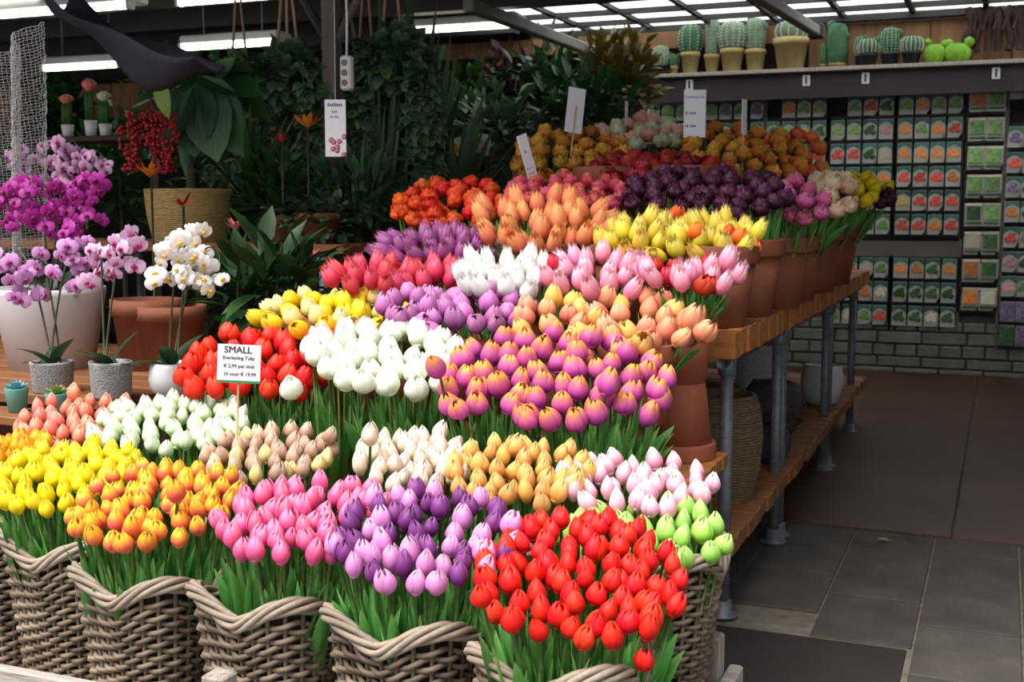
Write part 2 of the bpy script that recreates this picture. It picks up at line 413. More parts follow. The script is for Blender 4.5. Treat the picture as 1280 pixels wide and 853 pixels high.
for q in range(5):                     # braided rim: rods winding round each other
    path = []
    for k in range(PTS):
        th = 2 * PI * k / PTS; a = 4 * th + q * 2 * PI / 5
        hx, hy = bsize(1.0); d = .0095 * math.cos(a); x, y = sq(th, hx + .004 + d, hy + .004 + d)
        path.append((x, y, BH + rimz(th) + .0125 * math.sin(a)))
    basket_parts.append(('rim_strand', MB().tube(path, .0064, 6, closed=True).mesh('rim_strand', M['wickerrim'])))
mb = MB(); n = 40; rings = []
for v, ins in ((0.0, .004), (.5, .008), (.93, .009)):
    hx, hy = bsize(v); b0 = len(mb.v)
    for k in range(n):
        th = 2 * PI * k / n; x, y = sq(th, hx - ins, hy - ins); mb.add((x, y, BH * v + .006 + rimz(th) * v * v))
    rings.append(b0)
for a, b in zip(rings, rings[1:]):
    for k in range(n): l = (k + 1) % n; mb.f.append([a + k, a + l, b + l, b + k])
mb.f.append([rings[0] + n - 1 - k for k in range(n)])
basket_parts.append(('liner', mb.mesh('liner', M['liner'])))
def basket(x, y, z, label, sc=(1, 1, 1), rz=0):
    b = thing('wicker_basket', label, 'basket', (x, y, z), 'square wicker baskets of tulips', rz); b.scale = sc
    for nm, me in basket_parts:
        o = ob(nm, me, b)
        if nm == 'stakes': stuff(o)
    return b
ZB = .136
BA = {'orange': (-1.655, 2.03), 'pink': (-1.345, 2.02), 'purple': (-1.022, 2.0), 'red': (-.705, 1.965), 'yellow': (-1.995, 2.17), 'amber': (-2.32, 2.26)}
for k, lab in (('red', 'grey brown wicker basket of red tulips at the end of the rack'), ('purple', 'wicker basket of lilac and dark purple tulips'),
               ('pink', 'wicker basket of pink tulips'), ('orange', 'wicker basket of orange and yellow flamed tulips'),
               ('yellow', 'wicker basket of plain yellow tulips'), ('amber', 'wicker basket of amber tulips beside the plain yellow ones')):
    basket(*BA[k], ZB + (.0 if k != 'red' else -.02), lab, rz=rnd(-.03, .03))
BB = {'green': (-.672, 2.47, .19), 'apricot': (-1.06, 2.47, .17), 'cream': (-1.39, 2.47, .17), 'taupe': (-1.70, 2.47, .17), 'whiteg': (-2.02, 2.56, .17), 'coral': (-2.36, 2.62, .17)}
for k, lab in (('green', 'wicker basket of pale pink and lime green tulips behind the red ones'), ('apricot', 'wicker basket under the apricot tulips'), ('cream', 'wicker basket under the cream tulips'),
               ('taupe', 'wicker basket under the taupe brown tulips'), ('whiteg', 'wicker basket under the greenish white tulips'), ('coral', 'wicker basket under the coral tulips')):
    x, y, z = BB[k]; basket(x, y, z - .02, lab, (.97, .97, 1))
    rk((x - .12, y - .1, .135), (x + .12, y + .1, z - .021), 'riser_block', 'greywood')

# ------------------------------------------------------------------ terracotta pots
def pot_meshes(mat, r1, r0, h, rimh, n=32):
    b = MB().lathe([(r0 * .2, 0), (r0, 0), (r0 + (r1 * .92 - r0) * .9, h - rimh + .002), (r1 * .86, h - rimh + .002), (r0 * .85, .02), (0, .02)], n).mesh('pot_body', mat)
    r = MB().lathe([(r1 * .90, h - rimh), (r1 * .985, h - rimh), (r1, h - rimh + .006), (r1, h - .005), (r1 * .985, h), (r1 * .91, h), (r1 * .86, h - rimh)], n).mesh('pot_rim', mat)
    return b, r
PM = {'big': pot_meshes(M['terracotta2'], .138, .092, .265, .058), 'mid': pot_meshes(M['terracotta'], .112, .078, .225, .048)}
SOIL = {k_: MB().lathe([(0, z_), (r_, z_ + .001)], 24).mesh('soil', pmat('potting_soil_' + k_, (34, 27, 22), (52, 42, 34), 60, .95, .5)) for k_, z_, r_ in (('big', .150, .100), ('mid', .126, .082))}
def pot(kind, x, y, z, label, flip=False, group='terracotta flower pots', sc=1):
    h = .265 if kind == 'big' else .225
    p = thing('terracotta_pot', label, 'flower pot', (x, y, z), group, rnd(0, 6)); p.scale = (sc, sc, sc)
    for nm, me in zip(('pot_body', 'pot_rim'), PM[kind]):
        o = ob(nm, me, p)
        if flip: o.rotation_euler = (PI, 0, 0); o.location = (0, 0, h)
    if not flip: ob('soil', SOIL[kind], p)
    return p

# ------------------------------------------------------------------ tulips
CL = [(0, .28), (.10, .66), (.28, .95), (.45, 1.0), (.65, .84), (.85, .46), (1, .06)]
OP = [(0, .30), (.10, .70), (.28, .98), (.45, 1.05), (.65, 1.0), (.85, .86), (1, .62)]
def petal(mb, R, h, a0, wid, opn, nu=6, nv=7, round_=0.0, ridge=.05, sc=1.0, zoff=0):
    WS = [(0, .45), (.15, .85), (.42, 1), (.7, .84), (.88, .42 + .36 * round_), (1, .04 + .26 * round_)]
    def fn(u, v):
        u = u * 2 - 1; r = R * sc * ((1 - opn) * lut(CL, v) + opn * lut(OP, v)); a = wid * lut(WS, v)
        rr = r * (1 - .08 * u * u + ridge * math.exp(-(u * 4) ** 2) * v)
        zz = h * v * (1 if sc == 1 else .98) - h * .07 * u * u * v * v + zoff
        return (rr * math.cos(a0 + u * a), rr * math.sin(a0 + u * a), zz)
    mb.grid(fn, nu, nv)
def fringed_petal(mb, R, h, a0, wid, opn, sc):
    WS = [(0, .45), (.15, .85), (.42, 1), (.7, .9), (.9, .66), (1, .42)]
    FO = [(0, .30), (.10, .70), (.28, .97), (.45, 1.0), (.65, .90), (.85, .72), (1, .56)]
    def fn(u, v):
        u = u * 2 - 1; r = R * sc * ((1 - opn) * lut(FO, v) + opn * lut(OP, v)); a = wid * lut(WS, v)
        rr = r * (1 - .10 * u * u)
        return Vector((rr * math.cos(a0 + u * a), rr * math.sin(a0 + u * a), h * v - h * .10 * u * u * v * v))
    mb.grid(fn, 5, 6)
    def spike(p_, q_, L):
        c = (p_ + q_) / 2; d = Vector((c.x * .25, c.y * .25, h * .5)).normalized() * L + Vector((rnd(-.3, .3), rnd(-.3, .3), 0)) * L
        b = len(mb.v); mb.add(p_, .9); mb.add(q_, .9); mb.add(c + d, 1); mb.f.append([b, b + 1, b + 2])
    n = 8
    for i in range(n): spike(fn(i / n, 1), fn((i + 1) / n, 1), h * rnd(.12, .26))
    for e in (0, 1):
        for v in (.66, .74, .82, .9): spike(fn(e, v), fn(e, v + .06), h * rnd(.08, .14))
def head_single(mat, R, h, opn, round_, var):
    random.seed(100 + var)
    pm = MB(); petal(pm, R, h, 0, 1.08, opn, round_=round_)
    bl = MB()
    for k in range(3): petal(bl, R, h, PI / 3 + k * 2 * PI / 3, 1.08, opn, 5, 7, round_, .03, .93)
    bl.lathe([(R * .2, -.002), (R * .62, h * .08), (R * .3, h * .2)], 8)
    return pm.mesh('petal', mat), bl.mesh('bloom', mat)
def head_full(mat, R, h, opn, round_, var):
    random.seed(200 + var); bl = MB()
    for k in range(3): petal(bl, R * rnd(.98, 1.06), h * rnd(.88, 1.02), k * 2 * PI / 3 + rnd(-.15, .15), rnd(.92, 1.08), min(1, max(0, opn + rnd(-.15, .22))), 6, 7, round_, .06, 1, rnd(-.002, .002))
    for k in range(3): petal(bl, R, h * rnd(.94, 1.04), PI / 3 + k * 2 * PI / 3 + rnd(-.1, .1), 1.06, max(0, opn + rnd(-.15, .1)), 5, 7, round_, .03, .90)
    bl.lathe([(R * .2, -.002), (R * .62, h * .08), (R * .3, h * .2)], 8)
    return None, bl.mesh('bloom', mat)
def head_fringed(mat, R, h, opn, round_, var):
    random.seed(300 + var); bl = MB()
    for q, sc in ((0, 1), (PI / 3, .9)):
        for k in range(3):
            a0 = q + k * 2 * PI / 3; o_ = min(1, max(0, opn + rnd(-.1, .1)))
            fringed_petal(bl, R, h * rnd(.80, .9), a0, 1.0, o_ * .5, sc)
    return None, bl.mesh('bloom', mat)
def head_double(mat, R, h, opn, round_, var):
    random.seed(400 + var); bl = MB()
    def dp(a0, wid, r_, hh, curl, lift, lean):
        ph1, ph2 = rnd(0, 6), rnd(0, 6)
        def fn(u, v):
            q = u * 2 - 1; rr = r_ * math.sin(min(PI * .5 * (v * 1.5 + .22), PI * (.62 + curl * v * .2))) ** .8 * (1 - .10 * q * q)
            a = wid * (.35 + .65 * min(1, v * 2.2)) * (1 - .18 * v ** 4); ruf = .05 * r_ * v * v * math.sin(q * 6 + ph1)
            zz = hh * (1 - (1 - v) ** 1.5) - hh * .12 * q * q * v + .04 * hh * v * math.sin(q * 8 + ph2) + lift
            return ((rr + ruf) * math.cos(a0 + q * a), (rr + ruf) * math.sin(a0 + q * a), zz)
        bl.grid(fn, 5, 4)
    for n, sc, hh, lift in ((5, 1.0, .78, 0), (5, .90, .95, .02), (5, .72, 1.05, .04), (4, .50, 1.08, .06), (3, .28, 1.05, .1)):
        for k in range(n): dp(k * 2 * PI / n + rnd(-.3, .3) + sc * 3, rnd(.62, .85) * (1 if n > 3 else 1.2), R * sc * rnd(.93, 1.08), h * hh * rnd(.86, 1.06), rnd(.2, 1), h * lift, 0)
    return None, bl.mesh('bloom', mat)
HEADS = {'single': head_single, 'full': head_full, 'fringed': head_fringed, 'double': head_double}
VAR = {}
def variety(key, kind, stops, R, h, opn=.0, round_=0.0, nvar=5, **kw):
    mat = ramp_mat('petal_' + key, stops, **kw); ms = []
    for i in range(nvar):
        ms.append(HEADS[kind](mat, R * (1 + .04 * (i - 2)), h * (1 + .04 * (1 - i % 3)), min(1, max(0, opn + .09 * (i - 1.5))), round_, i))
    VAR[key] = (kind, ms, R, h)
# stems and leaves, length 1 for stems
ST = []
for i in range(3):
    random.seed(50 + i); b = (.012, .03, -.02)[i]
    ST.append(MB().tube([(b * math.sin(PI * j / 5) * .5, 0, j / 5) for j in range(6)], [.0040, .004, .0038, .0036, .0034, .0036], 6).mesh('stem', M['stemg']))
LEAF = []
for i in range(8):
    random.seed(60 + i); mb = MB(); L = (.26, .31, .22, .28, .34, .25, .24, .27)[i]; W = (.023, .024, .024, .019, .022, .026, .026, .020)[i]
    out = (.16, .30, .42, .10, .25, .6, .22, .06)[i]; tw = rnd(-.5, .5)
    def fn(u, v, L=L, W=W, out=out, tw=tw):
        s_ = u * 2 - 1; wd = W * lut([(0, .45), (.25, .95), (.5, 1), (.8, .62), (1, .02)], v)
        x = out * L * v ** 2.2 + .004 + wd * .55 * (abs(s_) ** 1.6) * -1 * (1 - v * .5)
        y = s_ * wd + tw * L * .25 * v * v
        return (x + wd * .5, y, L * (v - .22 * out * v ** 3))
    mb.grid(fn, 4, 8); LEAF.append(mb.mesh('leaf', M['leafg']))
LB = [LEAF[i] for i in (0, 3, 3, 0, 6, 7)]
random.seed(11)
NT = 0
def bunch(name, mix, box, Y, ry, pots, zroot, sp, label, group, near=0, spread=.5, nleaf=2, p=2.4, prootr=.07, extra=(), tilt=.16, zc=0.0, nmax=400):
    """fill an elliptic mass of blooms: every tulip is a thing of its own, rooted in the pot or basket below"""
    global NT
    x0, x1, y0, y1 = box; xc = (x0 + x1) / 2
    c = at(xc, (y0 + y1) / 2, Y); k = c.dot(FH)
    kf, kb = k - ry, k + ry
    rx = (x1 - x0) / 2 * k / 1509
    hmean = sum(VAR[v][3] for v, _ in mix) / len(mix); R = sum(VAR[v][2] for v, _ in mix) / len(mix)
    zf = atk(xc, y1, kf).z; zb = atk(xc, y0, kb).z - hmean * 1.0
    rx -= R * .9
    pts = []; tries = 0
    while tries < 9000 and len(pts) < nmax:
        tries += 1; u, v = rnd(-1, 1), rnd(-1, 1)
        if abs(u) ** p + abs(v) ** p > 1: continue
        if all((((u - a) * rx) ** 2 + ((v - b) * ry) ** 2) > sp * sp for a, b in pts): pts.append((u, v))
    keys = [m_[0] for m_ in mix]; wts = [m_[1] for m_ in mix]
    for u, v in pts:
        key = random.choices(keys, wts)[0]; kind, ms, R_, h_ = VAR[key]
        f = (v + 1) / 2
        head = Vector((c.x, c.y, 0)) + RT * (u * rx) + FH * (v * ry)
        head.z = zf + (zb - zf) * f + rnd(-.35, .35) * hmean * .5 - zc * u * u
        one(name, key, head, pots, zroot, label, group, near, spread, nleaf, prootr, tilt, (u * rx, v * ry))
    for (px, py, dk, key) in extra:
        one(name, key, atk(px, py, k + dk), pots, zroot, label, group, near, spread, nleaf, prootr, tilt)
def one(name, key, head, pots, zroot, label, group, near, spread, nleaf, prootr, tilt, off=None):
    global NT
    kind, ms, R_, h_ = VAR[key]; NT += 1
    pc = min(pots, key=lambda q: (q[0] - head.x) ** 2 + (q[1] - head.y) ** 2)
    dx, dy = head.x - pc[0], head.y - pc[1]; d = math.hypot(dx, dy); lim = prootr * min(1, d / .16)
    s_ = lim / d if d > 1e-6 else 0
    zr = zroot + rnd(0, .01)
    root = Vector((pc[0] + dx * s_ + rnd(-.012, .012), pc[1] + dy * s_ + rnd(-.012, .012), zr))
    ax = head - root; L = ax.length
    q = ax.to_track_quat('Z', 'Y')
    nm, lb = name, label
    if isinstance(label, dict): lb = label[key]; nm = name[key]
    e = ob(nm, None, None, root); e.rotation_mode = 'QUATERNION'; e.rotation_quaternion = q; e.empty_display_size = .02
    gp = group[key] if isinstance(group, dict) else group
    tag(e, lb, 'tulip', gp)
    st = ob('stem', random.choice(ST), e); st.scale = (1, 1, L); st.rotation_euler.z = rnd(0, 6.28)
    pm, bm = random.choice(ms)
    bl = ob('bloom', bm, e, (0, 0, L - .002)); sc = rnd(.92, 1.08); bl.scale = (sc, sc, sc * rnd(.94, 1.08))
    bl.rotation_euler = (rnd(-tilt, tilt) * 1.5, rnd(-tilt, tilt) * 1.5, rnd(0, 6.28))
    if pm:
        for k3 in range(3):
            o = ob('petal', pm, bl); o.rotation_euler = (rnd(-.04, .04), rnd(-.05, .13), k3 * 2 * PI / 3 + rnd(-.08, .08)); o.scale = (1, 1, rnd(.92, 1.04))
    for j in range(nleaf):
        bk = near == 1
        zb0 = L * (rnd(.40, .62) if bk else rnd(.0, .22)); lf = ob('leaf', random.choice(LB), e, (0, 0, zb0)); s2 = min(rnd(.75, 1.1), (L * rnd(.80, .97) - zb0) / .27); lf.scale = (max(s2, .6), max(s2, .6), s2)
        lf.rotation_euler = (0, 0, rnd(0, 6.28))

def V(key, kind, stops, R, h, **kw): variety(key, kind, stops, R, h, **kw)
a = dict
V('red', 'single', [(0, (196, 30, 20)), (.5, (240, 34, 26)), (1, (246, 58, 40))], .0185, .050, opn=.08, vary=.1, hue=.005)
V('lilac', 'single', [(0, (222, 150, 206)), (.5, (226, 140, 208)), (1, (240, 186, 220))], .0185, .052, opn=.05)
V('violet', 'single', [(0, (112, 42, 112)), (.5, (124, 50, 124)), (1, (150, 84, 150))], .018, .052, opn=.1, vary=.25)
V('pink', 'single', [(0, (240, 110, 160)), (.45, (238, 90, 150)), (1, (250, 160, 190))], .0185, .052, opn=.05)
V('orange', 'single', [(0, (240, 150, 90)), (.3, (238, 110, 90)), (.5, (244, 140, 70)), (.72, (250, 186, 44)), (1, (252, 200, 60))], .0185, .048, opn=.12, vary=.12, streak=.8)
V('yellow', 'single', [(0, (228, 206, 20)), (.5, (250, 226, 20)), (1, (252, 236, 60))], .019, .050, opn=.1, vary=.06)
V('amber', 'single', [(0, (246, 190, 30)), (.5, (248, 190, 26)), (1, (250, 160, 50))], .019, .050, opn=.1, vary=.08)
V('coral', 'full', [(0, (246, 150, 110)), (.5, (244, 140, 116)), (1, (250, 186, 160))], .0195, .054, opn=.05)
V('whiteg', 'full', [(0, (190, 226, 150)), (.4, (226, 242, 200)), (1, (246, 250, 236))], .0205, .056, opn=.1, vary=.05)
V('taupe', 'full', [(0, (176, 134, 108)), (.5, (200, 158, 132)), (1, (226, 196, 176))], .019, .054, opn=.05)
V('butter', 'full', [(0, (240, 214, 130)), (.5, (244, 216, 140)), (1, (250, 232, 180))], .019, .052, opn=.05)
V('cream', 'full', [(0, (232, 206, 170)), (.5, (240, 220, 196)), (1, (248, 236, 222))], .020, .058, opn=.05, vary=.06)
V('apricot', 'full', [(0, (232, 170, 84)), (.5, (240, 176, 92)), (1, (246, 204, 130))], .020, .058, opn=.05)
V('blush', 'full', [(0, (246, 200, 190)), (.3, (246, 170, 196)), (.7, (250, 206, 222)), (1, (252, 240, 226))], .020, .058, opn=.08, vary=.06)
V('lime', 'full', [(0, (150, 206, 70)), (.5, (172, 222, 96)), (1, (206, 238, 150))], .0215, .058, opn=.08, vary=.06)
V('bigred', 'full', [(0, (190, 24, 16)), (.5, (236, 34, 24)), (1, (244, 70, 50))], .029, .066, opn=.55, round_=.7, hue=.004)
V('bigwhite', 'full', [(0, (214, 232, 176)), (.35, (244, 248, 228)), (1, (252, 252, 244))], .031, .074, opn=.5, round_=.7, vary=.04)
V('magenta', 'full', [(0, (170, 60, 150)), (.45, (206, 84, 168)), (.72, (222, 120, 130)), (.88, (240, 160, 70)), (1, (248, 186, 90))], .029, .068, opn=.45, round_=.5, streak=.5)
V('bigyellow', 'full', [(0, (220, 190, 10)), (.5, (246, 216, 14)), (1, (250, 228, 70))], .028, .068, opn=.45, round_=.6, vary=.07)
V('straw', 'full', [(0, (240, 214, 110)), (.5, (242, 220, 140)), (1, (248, 232, 180))], .028, .068, opn=.45, round_=.6, vary=.07)
V('mauve', 'full', [(0, (150, 70, 140)), (.5, (194, 108, 176)), (1, (214, 146, 196))], .028, .068, opn=.45, round_=.6, vary=.2)
V('peach', 'full', [(0, (238, 160, 110)), (.5, (238, 150, 116)), (1, (246, 190, 140))], .029, .070, opn=.45, round_=.6, hue=.02)
V('ochre', 'full', [(0, (230, 176, 80)), (.5, (236, 182, 90)), (1, (244, 206, 120))], .029, .068, opn=.45, round_=.6, hue=.015)
V('f_crimson', 'fringed', [(0, (206, 40, 70)), (.5, (226, 60, 90)), (1, (242, 110, 126))], .026, .080, opn=.35)
V('f_white', 'fringed', [(0, (214, 226, 190)), (.4, (242, 244, 236)), (1, (252, 252, 250))], .026, .082, opn=.35, vary=.05)
V('f_pink', 'fringed', [(0, (236, 130, 160)), (.5, (244, 150, 180)), (1, (250, 200, 214))], .026, .082, opn=.3)
V('f_purple', 'fringed', [(0, (150, 60, 130)), (.5, (166, 80, 146)), (1, (190, 116, 170))], .027, .085, opn=.35)
V('f_orange', 'fringed', [(0, (234, 130, 90)), (.5, (240, 140, 96)), (1, (248, 176, 110))], .029, .090, opn=.35)
V('f_yellow', 'fringed', [(0, (214, 190, 40)), (.5, (240, 214, 60)), (1, (248, 230, 120))], .027, .085, opn=.35)
V('darkred', 'full', [(0, (150, 14, 20)), (.5, (190, 24, 30)), (1, (206, 50, 50))], .026, .060, opn=.6, round_=.7)
V('flame', 'full', [(0, (226, 90, 30)), (.5, (236, 88, 40)), (1, (246, 150, 60))], .025, .058, opn=.4, round_=.5)
V('d_orange', 'double', [(0, (200, 40, 16)), (.5, (228, 62, 24)), (1, (242, 100, 50))], .034, .052, vary=.14)
V('d_coral', 'double', [(0, (190, 40, 70)), (.5, (216, 66, 92)), (1, (236, 116, 120))], .034, .052, vary=.16)
V('d_dark', 'double', [(0, (44, 12, 30)), (.5, (64, 22, 48)), (1, (96, 44, 76))], .036, .056, vary=.25)
V('d_magenta', 'double', [(0, (180, 60, 110)), (.5, (206, 86, 138)), (1, (226, 130, 168))], .036, .056)
V('d_cream', 'double', [(0, (236, 186, 140)), (.5, (242, 204, 164)), (1, (250, 226, 196))], .040, .060)
V('d_brown', 'double', [(0, (176, 84, 24)), (.5, (208, 136, 40)), (1, (240, 188, 84))], .040, .056, vary=.2, streak=.8)
V('d_red', 'double', [(0, (110, 14, 18)), (.5, (150, 26, 28)), (1, (190, 56, 50))], .038, .056, vary=.2)
V('d_peach', 'double', [(0, (240, 150, 120)), (.5, (248, 180, 160)), (1, (252, 214, 200))], .046, .060)
V('d_mint', 'double', [(0, (200, 220, 150)), (.5, (224, 234, 186)), (1, (240, 244, 216))], .046, .060)
V('d_flame', 'double', [(0, (230, 80, 60)), (.5, (244, 120, 70)), (1, (250, 160, 100))], .044, .060, hue=.03)
# ---- front row, in wicker baskets
def nb(k): return [BA[k]]
_bunch = bunch
def bunch(*a_, **k_):
    if a_[6] < .2: k_['near'] = 1; k_['nleaf'] = k_.pop('lone', 3 if a_[6] < .165 else 2)
    else: k_['prootr'] = .10 if a_[6] > 1.0 else .080
    _bunch(*a_, **k_)
ZR = ZB + .02
FG = 'in the front row of baskets'
bunch('red_tulip', [('red', 1)], (592, 862, 632, 812), 2.03, .20, [BA['red']], ZR, .034, 'bright red tulip in the wicker basket at the end of the rack', 'bright red tulips', spread=.4, nleaf=2,
      extra=((803, 838, -.16, 'red'), (808, 770, -.1, 'red'), (640, 790, -.2, 'red'), (604, 757, -.19, 'red')))
bunch({'lilac': 'lilac_tulip', 'violet': 'purple_tulip'}, [('lilac', .52), ('violet', .48)], (408, 652, 598, 742), 2.04, .17, nb('purple'), ZR, .0345,
      {'lilac': 'pale lilac pink tulip among dark purple tulips in a wicker basket', 'violet': 'dark purple tulip among lilac tulips in a wicker basket'},
      {'lilac': 'lilac tulips', 'violet': 'dark purple tulips'})
bunch('pink_tulip', [('pink', 1)], (270, 486, 584, 704), 2.06, .17, nb('pink'), ZR, .0345, 'pink tulip in a wicker basket beside the lilac ones', 'pink tulips in the front row')
bunch('orange_tulip', [('orange', .88), ('pink', .0001)], (88, 302, 566, 692), 2.07, .18, nb('orange'), ZR, .0345, 'orange and yellow flamed tulip in a wicker basket', 'orange flamed tulips',
      extra=((222, 628, -.1, 'orange'), (165, 668, -.16, 'orange')))
bunch('yellow_tulip', [('yellow', 1)], (-8, 172, 543, 642), 2.2, .17, nb('yellow'), ZR, .0345, 'plain bright yellow tulip in a wicker basket', 'plain yellow tulips')
bunch('amber_tulip', [('amber', 1)], (-75, 72, 536, 612), 2.32, .15, nb('amber'), ZR, .0345, 'amber tulip beside the plain yellow tulips', 'amber tulips')
# ---- second row of baskets
zb2 = .17
bunch('coral_tulip', [('coral', 1)], (14, 168, 482, 572), 2.6, .13, [BB['coral'][:2]], zb2, .036, 'coral pink tulip in front of the potted orchids', 'coral tulips', nleaf=1, extra=((92, 500, .1, 'coral'), (152, 512, .08, 'coral')))
bunch('greenish_white_tulip', [('whiteg', 1)], (110, 316, 486, 572), 2.58, .15, [BB['whiteg'][:2]], zb2, .037, 'greenish white tulip behind the yellow tulips', 'greenish white tulips', nleaf=1)
bunch({'taupe': 'taupe_tulip', 'butter': 'butter_yellow_tulip'}, [('taupe', .7), ('butter', .3)], (248, 424, 524, 606), 2.5, .14, [BB['taupe'][:2]], zb2, .036,
      {'taupe': 'taupe brown tulip under the price sign', 'butter': 'pale butter yellow tulip among taupe brown ones'}, {'taupe': 'taupe tulips', 'butter': 'butter yellow tulips'}, nleaf=1,
      extra=((408, 555, .0, 'taupe'), (358, 600, -.1, 'butter')))
bunch('cream_tulip', [('cream', 1)], (436, 598, 526, 616), 2.5, .15, [BB['cream'][:2]], zb2, .037, 'cream white tulip between the taupe and apricot tulips', 'cream tulips', nleaf=1, extra=((463, 556, -.05, 'cream'),))
bunch('apricot_tulip', [('apricot', 1)], (556, 748, 535, 640), 2.5, .15, [BB['apricot'][:2]], zb2, .037, 'apricot yellow tulip beside the cream tulips', 'apricot tulips', nleaf=1)
bunch('blush_tulip', [('blush', 1)], (690, 904, 556, 645), 2.56, .12, [BB['green'][:2]], .19, .037, 'blush pink tulip above the lime green tulips', 'blush pink tulips', nleaf=1)
bunch('lime_tulip', [('lime', 1)], (690, 914, 616, 716), 2.40, .11, [BB['green'][:2]], .19, .038, 'lime green tulip in the basket behind the red tulips', 'lime green tulips', lone=1)
# ---- rows of terracotta pots
def potrow(kind, spots, z, label, **kw):
    for x, y in spots: pot(kind, x, y, z, label, **kw)
C1, C2, C3 = [(-.965, 2.88), (-1.215, 2.87)], [(-1.46, 2.87), (-1.70, 2.88)], [(-1.94, 2.87), (-2.17, 2.88)]
potrow('mid', C1, .34, 'terracotta pot of magenta and orange tulips'); potrow('mid', C2, .34, 'terracotta pot of large white tulips'); potrow('mid', C3, .34, 'terracotta pot of large red tulips')
zc_ = .34 + .128
bunch('magenta_tulip', [('magenta', 1)], (536, 850, 396, 535), 2.86, .18, C1, zc_, .051, 'magenta tulip with orange petal edges in a terracotta pot', 'magenta and orange tulips', nleaf=3, zc=.03,
      extra=((578, 520, -.16, 'magenta'), (657, 533, -.16, 'magenta'), (757, 495, -.16, 'magenta'), (820, 500, -.1, 'magenta'), (550, 470, -.1, 'magenta')))
bunch('large_white_tulip', [('bigwhite', 1)], (376, 580, 388, 492), 2.86, .17, C2, zc_, .051, 'large open white tulip beside the large red tulips', 'large white tulips', nleaf=3,
      extra=((366, 497, -.1, 'bigwhite'), (520, 500, -.15, 'bigwhite'), (552, 492, -.12, 'bigwhite')))
bunch('large_red_tulip', [('bigred', 1)], (222, 428, 396, 505), 2.87, .16, C3, zc_, .049, 'large open red tulip behind the price sign', 'large red tulips', nleaf=3)
D1, D2, D3 = [(-.93, 3.21), (-1.17, 3.21)], [(-1.41, 3.21), (-1.65, 3.21)], [(-1.90, 3.21)]
for sp_, lb in ((D1, 'peach'), (D2, 'mauve'), (D3, 'large yellow')):
    for x, y in sp_:
        pot('mid', x, y, .56, 'small upturned terracotta pot under the %s tulips' % lb, flip=True, sc=.62)
        pot('mid', x, y, .56 + .225 * .62, 'terracotta pot of %s tulips' % lb)
zd = .56 + .225 * .62 + .128
bunch({'peach': 'peach_tulip', 'ochre': 'ochre_tulip'}, [('peach', .6), ('ochre', .4)], (640, 872, 352, 446), 3.2, .16, D1, zd, .050,
      {'peach': 'peach pink tulip behind the magenta tulips', 'ochre': 'ochre yellow tulip among the peach ones'}, {'peach': 'peach tulips', 'ochre': 'ochre tulips'}, nleaf=1,
      extra=((860, 412, -.08, 'peach'), (872, 424, -.1, 'peach')))
bunch('mauve_tulip', [('mauve', 1)], (468, 668, 346, 416), 3.2, .16, D2, zd, .050, 'mauve tulip behind the large white tulips', 'mauve tulips', nleaf=1)
bunch({'bigyellow': 'large_yellow_tulip', 'straw': 'straw_tulip'}, [('bigyellow', .68), ('straw', .32)], (322, 512, 350, 418), 3.2, .16, D3, zd, .050,
      {'bigyellow': 'large yellow tulip behind the large red tulips', 'straw': 'pale straw yellow tulip among the large yellow ones'}, {'bigyellow': 'large yellow tulips', 'straw': 'straw tulips'}, nleaf=1)
E1, E2, E3, E4 = [(-.872, 3.445)], [(-1.13, 3.445)], [(-1.39, 3.445)], [(-1.65, 3.445), (-1.88, 3.445)]
for sp_, lb in ((E1, 'pink and dark red'), (E2, 'fringed pink'), (E3, 'fringed white'), (E4, 'fringed crimson')):
    for x, y in sp_:
        pot('mid', x, y, .56, 'upturned terracotta pot under the %s tulips' % lb, flip=True)
        pot('mid', x, y, .785, 'terracotta pot of %s tulips' % lb)
ze = .785 + .128
bunch({'f_pink': 'fringed_pink_tulip', 'darkred': 'dark_red_tulip'}, [('f_pink', .62), ('darkred', .38)], (798, 930, 306, 370), 3.44, .13, E1, ze, .05,
      {'f_pink': 'fringed pink tulip beside the dark red ones', 'darkred': 'dark red tulip among the fringed pink ones'}, {'f_pink': 'fringed pink tulips', 'darkred': 'dark red tulips'}, nleaf=3,
      extra=((888, 366, -.1, 'darkred'), (906, 338, -.05, 'f_pink')))
bunch({'f_pink': 'fringed_pink_tulip', 'darkred': 'dark_red_tulip'}, [('f_pink', .9), ('darkred', .1)], (670, 812, 304, 374), 3.44, .13, E2, ze, .047,
      {'f_pink': 'fringed pink tulip beside the dark red ones', 'darkred': 'dark red tulip among the fringed pink ones'}, {'f_pink': 'fringed pink tulips', 'darkred': 'dark red tulips'}, nleaf=1)
bunch('fringed_white_tulip', [('f_white', 1)], (568, 708, 304, 370), 3.44, .13, E3, ze, .047, 'fringed white tulip beside the fringed pink ones', 'fringed white tulips', nleaf=1)
bunch('fringed_crimson_tulip', [('f_crimson', 1)], (408, 582, 312, 364), 3.44, .14, E4, ze, .046, 'fringed crimson tulip behind the large yellow tulips', 'fringed crimson tulips', nleaf=1)
